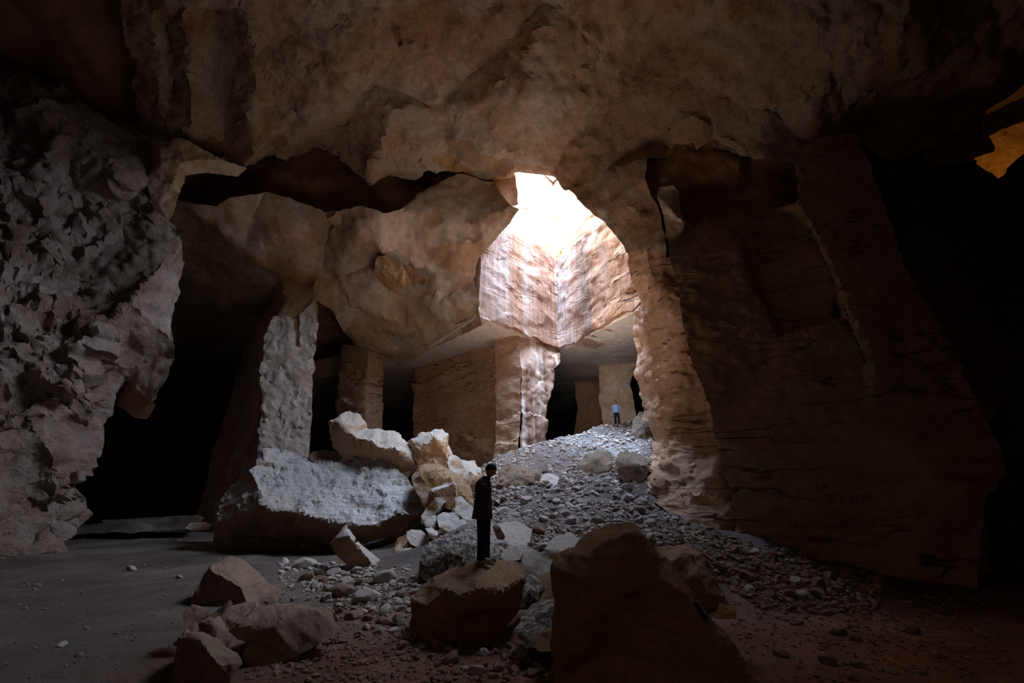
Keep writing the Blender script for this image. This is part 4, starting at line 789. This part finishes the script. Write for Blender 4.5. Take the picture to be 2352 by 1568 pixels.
# ------------------------------------------------------------------ people
def skin_to_mesh(chains, voxel=None, sub=2):
    """chains: list of lists of (x, y, z, r[, r2]); first point of a chain may be an index into an earlier one"""
    me = bpy.data.meshes.new('tmp'); V, E, R = [], [], []
    for ch in chains:
        prev = None
        for p in ch:
            if isinstance(p, int): prev = p; continue
            V.append(p[:3]); R.append((p[3], p[4] if len(p) > 4 else p[3])); i = len(V) - 1
            if prev is not None: E.append((prev, i))
            prev = i
    me.from_pydata(V, E, []); o = bpy.data.objects.new('tmp', me); COL.objects.link(o)
    md = o.modifiers.new('s', 'SKIN')
    sv = me.skin_vertices[0].data
    for k, r in enumerate(R): sv[k].radius = r; sv[k].use_root = (k == 0)
    s2 = o.modifiers.new('u', 'SUBSURF'); s2.levels = sub; s2.render_levels = sub
    if voxel:
        rm = o.modifiers.new('r', 'REMESH'); rm.mode = 'VOXEL'; rm.voxel_size = voxel
    d = bpy.context.evaluated_depsgraph_get(); d.update()
    m2 = bpy.data.meshes.new_from_object(o.evaluated_get(d)); bpy.data.objects.remove(o); return m2
def head_verts(c, h, fwd, down=0.0, side=0.0):
    """a head with brow, nose, mouth, chin and ears; c centre, h height, fwd direction angle in plan, down = bow angle"""
    bm = bmesh.new(); bmesh.ops.create_uvsphere(bm, u_segments=40, v_segments=30, radius=1.0)
    for v in bm.verts:
        x, y, z = v.co                                   # x forward, y side, z up
        lo = max(0, -z)
        X = x * (0.40 - 0.05 * lo); Y = y * (0.31 - 0.085 * lo); Z = z * 0.5
        if x > 0: X += 0.02 * max(0, 1 - abs(z + .9) / .35) * x * 2          # chin
        f = max(0, x) ** 4
        X += 0.085 * f * math.exp(-(y / .13) ** 2) * math.exp(-((z + .12) / .20) ** 2)      # nose
        X += 0.02 * f * math.exp(-((z - .22) / .10) ** 2)                                   # brow
        for s in (-1, 1): X -= 0.035 * f * math.exp(-((y - s * .36) / .17) ** 2) * math.exp(-((z - .03) / .10) ** 2)  # sockets
        X += 0.02 * f * math.exp(-(y / .28) ** 2) * math.exp(-((z + .50) / .07) ** 2)       # lips
        X -= 0.02 * f * math.exp(-(y / .3) ** 2) * math.exp(-((z + .57) / .03) ** 2)
        ear = math.exp(-((x + .05) / .16) ** 2) * math.exp(-((z + .02) / .18) ** 2)
        Y += (0.05 if y > 0 else -0.05) * ear * (abs(y) > .8)
        v.co = (X, Y, Z)
    R = Matrix.Translation(Vector(c)) @ Matrix.Rotation(fwd, 4, 'Z') @ Matrix.Rotation(down, 4, 'Y') @ Matrix.Rotation(side, 4, 'X') @ Matrix.Scale(h, 4)
    bm.transform(R); me = bpy.data.meshes.new('head'); bm.to_mesh(me); bm.free(); return me, R
def join(meshes, mats=None, smooth=True, name='body'):
    bm = bmesh.new()
    for m_ in meshes: bm.from_mesh(m_)
    out = bpy.data.meshes.new(name); bm.to_mesh(out); bm.free()
    if smooth: out.polygons.foreach_set('use_smooth', [True] * len(out.polygons))
    for x in (mats or []): out.materials.append(x)
    for f in out.polygons: f.material_index = 0
    return out
def remeshed(me, voxel):
    o = bpy.data.objects.new('t', me); COL.objects.link(o); rm = o.modifiers.new('r', 'REMESH'); rm.mode = 'VOXEL'; rm.voxel_size = voxel
    sm = o.modifiers.new('sm', 'SMOOTH'); sm.iterations = 3; sm.factor = .5
    d = bpy.context.evaluated_depsgraph_get(); d.update(); m2 = bpy.data.meshes.new_from_object(o.evaluated_get(d)); bpy.data.objects.remove(o); return m2
def child(name, me, mat, parent, label=None, solid=0.0, smooth=True):
    me.name = name; me.materials.clear(); me.materials.append(mat)
    if smooth: me.polygons.foreach_set('use_smooth', [True] * len(me.polygons))
    o = bpy.data.objects.new(name, me); COL.objects.link(o); o.parent = parent
    if solid: md = o.modifiers.new('s', 'SOLIDIFY'); md.thickness = solid; md.offset = 0
    if label: o['label'] = label
    return o
def loft(rings, n=28, wav=0.0, gap=None, closed=False):
    """rings of (cx, cy, z, rx, ry[, wave]) from top to bottom"""
    V, Fc = [], []
    for k, r in enumerate(rings):
        for i in range(n):
            a = 2 * math.pi * i / n; w_ = 1 + (r[5] if len(r) > 5 else 0) * math.sin(a * 5 + k * .3)
            V.append((r[0] + r[3] * math.cos(a) * w_, r[1] + r[4] * math.sin(a) * w_, r[2]))
    for k in range(len(rings) - 1):
        for i in range(n):
            if gap is not None and gap(k) and i in (0,): continue
            j = (i + 1) % n; Fc.append((k * n + i, k * n + j, (k + 1) * n + j, (k + 1) * n + i))
    if closed: Fc.append(tuple(range(n))); Fc.append(tuple(range((len(rings) - 1) * n, len(rings) * n)))
    me = bpy.data.meshes.new('loft'); me.from_pydata(V, [], Fc); me.update(); return me
def hand_chains(w, d, up, curl=.5, L=.18, thumb=1):
    """palm and five bent fingers; w wrist, d direction, up the back-of-hand normal"""
    w, d, up = Vector(w), Vector(d).normalized(), Vector(up).normalized(); s = d.cross(up).normalized(); up = s.cross(d)
    ch = [[(*(w - d * L * .25), .024, .022), (*w, .022, .018), (*(w + d * L * .25), .030, .014), (*(w + d * L * .48), .034, .013)]]
    out = [ch]
    for k, (o_, l_) in enumerate([(-.030, .36), (-.010, .42), (.010, .40), (.029, .31)]):
        p = w + d * L * .45 + s * o_; pts = [(*p, .0085)]; dir_ = d.copy()
        for j in range(3):
            dir_ = (Matrix.Rotation(-curl * (.7 if j == 0 else 1), 3, s) @ dir_).normalized(); p = p + dir_ * L * l_ * (.45, .32, .23)[j]; pts.append((*p, .0085 - .001 * j))
        out.append([pts])
    p = w + d * L * .16 + s * (-.026 * thumb); dir_ = (d * .7 - s * .75 * thumb - up * .25).normalized(); pts = [(*p, .011)]
    for j in range(3):
        p = p + dir_ * L * .17; pts.append((*p, .0095 - .001 * j)); dir_ = (dir_ + d * .35 - up * .15).normalized()
    out.append([pts]); return out
def hand(*a, **k): return [skin_to_mesh(c, sub=1) for c in hand_chains(*a, **k)]
SKIN = flat_mat('skin', (0.34, 0.20, 0.14), .6); HAIR = flat_mat('dark_brown_hair', (0.035, 0.022, 0.016), .7)
def hair_mesh(R, seed, long=False):
    bm = bmesh.new(); bmesh.ops.create_uvsphere(bm, u_segments=36, v_segments=26, radius=1.0)
    co = np.array([v.co for v in bm.verts])
    n1 = fbm(co + seed, 3.2, 3, True)
    kill = []
    for v, nn in zip(bm.verts, n1):
        x, y, z = v.co
        k = .98 + .06 * nn
        v.co = (x * .445 * k - .035, y * .36 * k, z * .53 * k + .03)
        if z < -.62 + .46 * (x + 1) + .08 * nn:
            if not (long and x < -.1): kill.append(v)
        if long and z < -.1 and x < .25: v.co.z -= .35 * (-z)
    bmesh.ops.delete(bm, geom=kill, context='VERTS'); bm.transform(R)
    me = bpy.data.meshes.new('hair'); bm.to_mesh(me); bm.free(); return me

# -- near visitor, seen from the side, looking down
def foot_spot(px, py):
    d = bpy.context.evaluated_depsgraph_get(); d.update()
    ok, loc, nr, i, ob, mtx = SC.ray_cast(d, ORG, Vector(rays(px, py)).normalized()); return loc
fs = foot_spot(1108, 1291)
sclr = 225.0 / F * (Vector(fs) - ORG).length / 1.66
top = fs + Vector((0, 0, 1.66)); 
def proj(p):
    q = Vector(p) - ORG; d = q.y * CP + q.z * SP; u = q.x / d; v = (-q.y * SP + q.z * CP) / d
    return (W / 2 + F * u, H / 2 - F * v)
hgt = 1.66
for _ in range(8):
    py_ = proj(fs + Vector((0, 0, hgt)))[1]; hgt += (py_ - 1066) / 225 * hgt
k_ = hgt / 1.66
vis = bpy.data.objects.new('person', None); COL.objects.link(vis); vis.location = fs - Vector((0, 0, .01)); vis.scale = (k_,) * 3
T(vis, 'person in a long dark coat standing on the weathered boulder, head bowed over their hands', 'person')
legs = [[(0, 0, .86, .13, .15), (0.005, 0, .98, .12, .15), (0.0, 0, 1.12, .12, .15), (0.0, 0, 1.26, .115, .17), (0.01, 0, 1.36, .08, .12), (.05, 0, 1.43, .055, .055), (.085, 0, 1.49, .055, .055)],
        [0, (-.01, -.085, .80, .095), (-.005, -.09, .46, .062), (-.01, -.09, .10, .045)], [0, (.03, .085, .80, .095), (.04, .09, .46, .062), (.045, .09, .10, .045)],
        [3, (.0, -.19, 1.30, .055), (-.055, -.235, 1.06, .042), (.05, -.17, 1.19, .034), (.075, -.14, 1.225, .028)],
        [3, (.0, .19, 1.30, .055), (-.02, .22, 1.06, .042), (.15, .12, 1.02, .034), (.18, .08, 1.01, .028)]]
hm, HR = head_verts((.125, 0, 1.555), .235, 0.0, 0.42)
bodym = remeshed(join([skin_to_mesh(legs), hm]), .009)
bodym = join([bodym] + hand((.075, -.14, 1.225), (.75, .25, .55), (-.4, -.8, .3), curl=.75) + hand((.18, .08, 1.01), (.8, -.3, -.5), (.3, .6, .6), curl=.8, thumb=-1))
child('body', bodym, SKIN, vis)
child('hair', hair_mesh(HR, 3), HAIR, vis)
COAT = flat_mat('dark_coat_wool', (0.05, 0.028, 0.02), .9); TROU = flat_mat('black_trouser_cloth', (0.008, 0.009, 0.011), .85)
coat = loft([(.015, 0, 1.42, .055, .07), (.0, 0, 1.395, .10, .15), (-.01, 0, 1.34, .135, .205), (-.01, 0, 1.24, .15, .215), (-.01, 0, 1.12, .15, .205), (-.01, 0, 1.0, .155, .205), (-.015, 0, .90, .162, .215, .02), (-.02, 0, .80, .172, .225, .04), (-.022, 0, .72, .178, .23, .05)], n=40, gap=lambda k: k > 0)
sleeve1 = skin_to_mesh([[(.0, -.17, 1.33, .078), (-.01, -.215, 1.22, .07), (-.055, -.24, 1.05, .064), (.01, -.20, 1.14, .055), (.055, -.155, 1.20, .048)]])
sleeve2 = skin_to_mesh([[(.0, .17, 1.33, .078), (-.01, .21, 1.22, .07), (-.02, .225, 1.05, .064), (.07, .17, 1.03, .055), (.145, .11, 1.02, .048)]])
child('coat', join([coat, sleeve1, sleeve2]), COAT, vis, solid=.012)
col_ = loft([(.045, 0, 1.455, .062, .07), (.03, 0, 1.43, .075, .085), (.015, 0, 1.395, .105, .12)], n=24, gap=lambda k: True)
child('collar', col_, COAT, vis, solid=.012)
for s, dx in ((-1, -.01), (1, .04)):
    child('trouser_leg', loft([(dx * .3, s * .07, .92, .115, .09), (dx * .6, s * .08, .75, .105, .085), (dx, s * .088, .5, .085, .078), (dx, s * .09, .25, .08, .076, .03), (dx - .005, s * .09, .06, .085, .08, .05)], n=24, closed=False), TROU, vis, solid=.006)
child('trouser_waist', loft([(0, 0, 1.0, .12, .15), (0, 0, .90, .13, .17), (.005, 0, .82, .125, .165), (.01, 0, .76, .10, .12), (.01, 0, .74, .05, .02)], n=24), TROU, vis, solid=.006)
SHOE = flat_mat('grey_canvas_shoe', (0.30, 0.27, 0.25), .8)
def shoe(cx, cy, ang=0.0, L=.27):
    bm = bmesh.new(); bmesh.ops.create_uvsphere(bm, u_segments=24, v_segments=14, radius=1.0)
    for v in bm.verts:
        x, y, z = v.co
        zz = z * (.060 if x < 0 else .060 - .028 * x) + .045
        v.co = (x * L * .5 + .055, y * (.048 - .008 * (x < -.3)), max(0.0, zz if z > -.35 else 0.0) + (.05 * max(0, -x - .1) if z > .2 else 0))
    bm.transform(Matrix.Translation((cx, cy, 0)) @ Matrix.Rotation(ang, 4, 'Z')); me = bpy.data.meshes.new('shoe'); bm.to_mesh(me); bm.free(); return me
child('shoe', shoe(-.01, -.09, -.08), SHOE, vis); child('shoe', shoe(.055, .09, .1), SHOE, vis)
# the small camera hanging from their hands
cmr = bpy.data.objects.new('handheld_camera', None); COL.objects.link(cmr); cmr.location = vis.location + Vector((.225, .03, .965)) * k_; cmr.scale = (k_,) * 3
T(cmr, 'small black camera held low on a strap by the person in the dark coat', 'camera')
CAMM = flat_mat('black_camera_shell', (.012, .012, .013), .45)
bm = bmesh.new(); bmesh.ops.create_cube(bm, size=1); bmesh.ops.scale(bm, vec=(.05, .10, .07), verts=bm.verts); bmesh.ops.bevel(bm, geom=bm.edges[:], offset=.008, segments=3, affect='EDGES'); me = bpy.data.meshes.new('camera_body'); bm.to_mesh(me); bm.free(); child('camera_body', me, CAMM, cmr)
bm = bmesh.new(); bmesh.ops.create_cone(bm, cap_ends=True, segments=24, radius1=.03, radius2=.027, depth=.05); bm.transform(Matrix.Translation((.045, 0, -.005)) @ Matrix.Rotation(math.pi / 2, 4, 'Y')); me = bpy.data.meshes.new('lens'); bm.to_mesh(me); bm.free(); child('lens', me, CAMM, cmr)
child('strap', skin_to_mesh([[(0, -.05, .03, .004), (-.03, -.09, .12, .004), (-.08, -.13, .24, .004)]], sub=1), CAMM, cmr)

# -- far visitor on the crest, shading their eyes
cs = None
for yy in range(1010, 955, -1):
    hit_ = fl_bvh.ray_cast(ORG, Vector(rays(1418, yy)).normalized())
    if hit_[0] is not None and hit_[0].y < 33: cs = hit_[0]
far = bpy.data.objects.new('person', None); COL.objects.link(far); far.location = cs + Vector((0, 0, -.02))
h2 = 1.7
for _ in range(8): h2 += (proj(cs + Vector((0, 0, h2)))[1] - 919.5) / 48 * h2
f2 = h2 / 1.70; far.scale = (f2,) * 3; far.rotation_euler = (0, 0, 0)
T(far, 'person in a light blue shirt on the rubble crest, one hand raised to the forehead', 'person')
b2 = [[(0, 0, .88, .14, .11), (0, 0, 1.02, .13, .10), (0, 0, 1.2, .15, .10), (0, 0, 1.34, .15, .10), (0, 0, 1.42, .07, .06), (0, -.01, 1.5, .05, .05)],
      [0, (-.09, 0, .80, .085), (-.10, -.01, .46, .06), (-.09, 0, .10, .045)], [0, (.09, 0, .80, .085), (.12, -.01, .46, .06), (.14, 0, .10, .045)],
      [3, (-.19, 0, 1.33, .055), (-.24, .01, 1.08, .042), (-.26, -.02, .86, .03)],
      [3, (.19, 0, 1.33, .055), (.29, -.04, 1.18, .042), (.15, -.12, 1.42, .032), (.12, -.13, 1.50, .028)]]
hm2, HR2 = head_verts((0, -.02, 1.59), .23, -math.pi / 2, 0.1)
bd2 = remeshed(join([skin_to_mesh(b2), hm2]), .014)
bd2 = join([bd2] + hand((-.26, -.02, .86), (-.05, -.1, -1), (-1, 0, 0), curl=.5) + hand((.12, -.13, 1.50), (-.6, -.15, .8), (0, -1, .2), curl=.25, thumb=-1))
child('body', bd2, SKIN, far); child('hair', hair_mesh(HR2, 9, True), HAIR, far)
SH = flat_mat('light_blue_shirt', (0.30, 0.50, 0.85), .8)
shirt = loft([(0, 0, 1.43, .07, .065), (0, 0, 1.41, .16, .09), (0, 0, 1.37, .195, .105), (0, 0, 1.32, .195, .115), (0, 0, 1.2, .165, .12), (0, 0, 1.05, .16, .125), (0, 0, .93, .185, .14), (0, 0, .86, .20, .15, .03)], n=28)
child('shirt', join([shirt, skin_to_mesh([[(-.14, 0, 1.345, .088), (-.19, 0, 1.31, .078), (-.22, .005, 1.2, .062), (-.245, 0, 1.05, .055), (-.262, -.02, .90, .045)]]), skin_to_mesh([[(.14, 0, 1.345, .088), (.19, 0, 1.32, .078), (.25, -.02, 1.26, .062), (.29, -.05, 1.17, .057), (.22, -.09, 1.30, .05)]])]), SH, far, solid=.01)
for s, e in ((-1, -.10), (1, .135)):
    child('trouser_leg', loft([(s * .065, 0, .92, .10, .12), (s * .085, 0, .75, .095, .10), (e, 0, .46, .08, .08), (e, 0, .08, .075, .08)], n=20), TROU, far, solid=.006)
child('trouser_waist', loft([(0, 0, .98, .15, .115), (0, 0, .90, .172, .13), (0, 0, .82, .172, .13), (0, 0, .76, .12, .11), (0, 0, .74, .02, .05)], n=24), TROU, far, solid=.006)
WSH = flat_mat('white_shoe', (.6, .58, .55), .7)
for e in (-.10, .14): child('shoe', shoe(0, 0, 0), WSH, far).matrix_local = Matrix.Translation((e, 0, 0)) @ Matrix.Rotation(-math.pi / 2, 4, 'Z')
bag = bpy.data.objects.new('handbag', None); COL.objects.link(bag); bag.location = far.location + Vector((-.27, -.06, .60)) * f2; bag.scale = (f2,) * 3
T(bag, 'small grey bag hanging from the hand of the person in the blue shirt', 'bag')
bm = bmesh.new(); bmesh.ops.create_cube(bm, size=1); bmesh.ops.scale(bm, vec=(.24, .09, .12), verts=bm.verts); bmesh.ops.bevel(bm, geom=bm.edges[:], offset=.03, segments=3, affect='EDGES'); me = bpy.data.meshes.new('bag_body'); bm.to_mesh(me); bm.free(); child('bag_body', me, flat_mat('grey_bag_cloth', (.28, .25, .23), .8), bag)
child('handle', skin_to_mesh([[(-.08, 0, .05, .008), (-.04, 0, .15, .008), (0.0, 0, .18, .008), (.04, 0, .15, .008), (.08, 0, .05, .008)]], sub=1), CAMM, bag)

# ------------------------------------------------------------------ letters scratched into the quarried wall
def strokes(name, parent, lines, w=.011, mat=None):
    dgx = bpy.context.evaluated_depsgraph_get(); dgx.update(); V, Fc = [], []
    for ln in lines:
        pts = []
        for (ax, ay), (bx, by) in zip(ln[:-1], ln[1:]):
            m_ = max(1, int(math.hypot(bx - ax, by - ay) / 3))
            for k in range(m_ + 1): pts.append((ax + (bx - ax) * k / m_, ay + (by - ay) * k / m_))
        P3 = []
        for x, y in pts:
            d_ = Vector(rays(x, y)).normalized(); ok, loc, nr, i, ob, mtx = SC.ray_cast(dgx, ORG, d_)
            if ok and ob.name == parent.name: P3.append((loc - d_ * .012, nr))
        for (a, na), (b, nb2) in zip(P3[:-1], P3[1:]):
            if (b - a).length < 1e-4 or (b - a).length > .3: continue
            s_ = (b - a).cross(na).normalized() * w; dn = na * .02; n0 = len(V)
            V += [a + s_, a - s_, b - s_, b + s_, a + s_ - dn, a - s_ - dn, b - s_ - dn, b + s_ - dn]
            Fc += [(n0, n0 + 1, n0 + 2, n0 + 3), (n0 + 4, n0 + 7, n0 + 6, n0 + 5), (n0, n0 + 3, n0 + 7, n0 + 4), (n0 + 1, n0 + 5, n0 + 6, n0 + 2), (n0, n0 + 4, n0 + 5, n0 + 1), (n0 + 3, n0 + 2, n0 + 6, n0 + 7)]
    if V:
        o = make_obj(name, V, Fc, mat, Vector(parent.location), smooth=False); o.parent = parent; o.location = (0, 0, 0); return o
GRV = flat_mat('dark_scratch', (.12, .075, .05), 1.0)
wq = bpy.data.objects['wall_right_quarried']
strokes('scratched_lettering', wq, [[(1771, 1122), (1771, 1141)], [(1780, 1122), (1780, 1142)], [(1771, 1132), (1780, 1132)], [(1790, 1125), (1790, 1142), (1805, 1140)], [(1790, 1133), (1802, 1132)], [(1790, 1125), (1804, 1124)],
    [(1830, 1120), (1838, 1134)], [(1872, 1132), (1878, 1112), (1884, 1131)], [(1874, 1124), (1883, 1124)], [(1888, 1128), (1890, 1110), (1894, 1122), (1898, 1108), (1901, 1126)],
    [(1905, 1138), (1909, 1161)], [(1903, 1138), (1922, 1135)], [(1907, 1149), (1920, 1147)], [(1930, 1136), (1934, 1159)], [(1957, 1137), (1960, 1162)], [(1958, 1138), (1970, 1134), (1972, 1148), (1960, 1152)], [(1980, 1134), (1982, 1156), (1992, 1134), (1996, 1156)], [(1998, 1130), (2000, 1152)],
    [(1808, 1190), (1812, 1205)], [(1818, 1190), (1810, 1197), (1820, 1206)], [(1830, 1192), (1824, 1200), (1832, 1208)], [(1842, 1212), (1850, 1219), (1864, 1217), (1868, 1208)], [(1740, 1120), (1746, 1136)], [(1890, 1232), (1896, 1246), (1902, 1236), (1908, 1248)], [(1980, 1226), (1992, 1215), (2000, 1230)], [(1875, 1073), (1925, 1070)]], .009, GRV)
rb = [o for o in SC.objects if o.get('label', '').startswith('round-backed')][0]
strokes('scratched_lettering', rb, [[(984, 1084), (986, 1098), (996, 1100), (1004, 1090), (998, 1080), (988, 1084)], [(1006, 1082), (1020, 1078), (1018, 1092)], [(1008, 1098), (1022, 1088), (1024, 1100)], [(1000, 1076), (1010, 1092)]], .012, GRV)
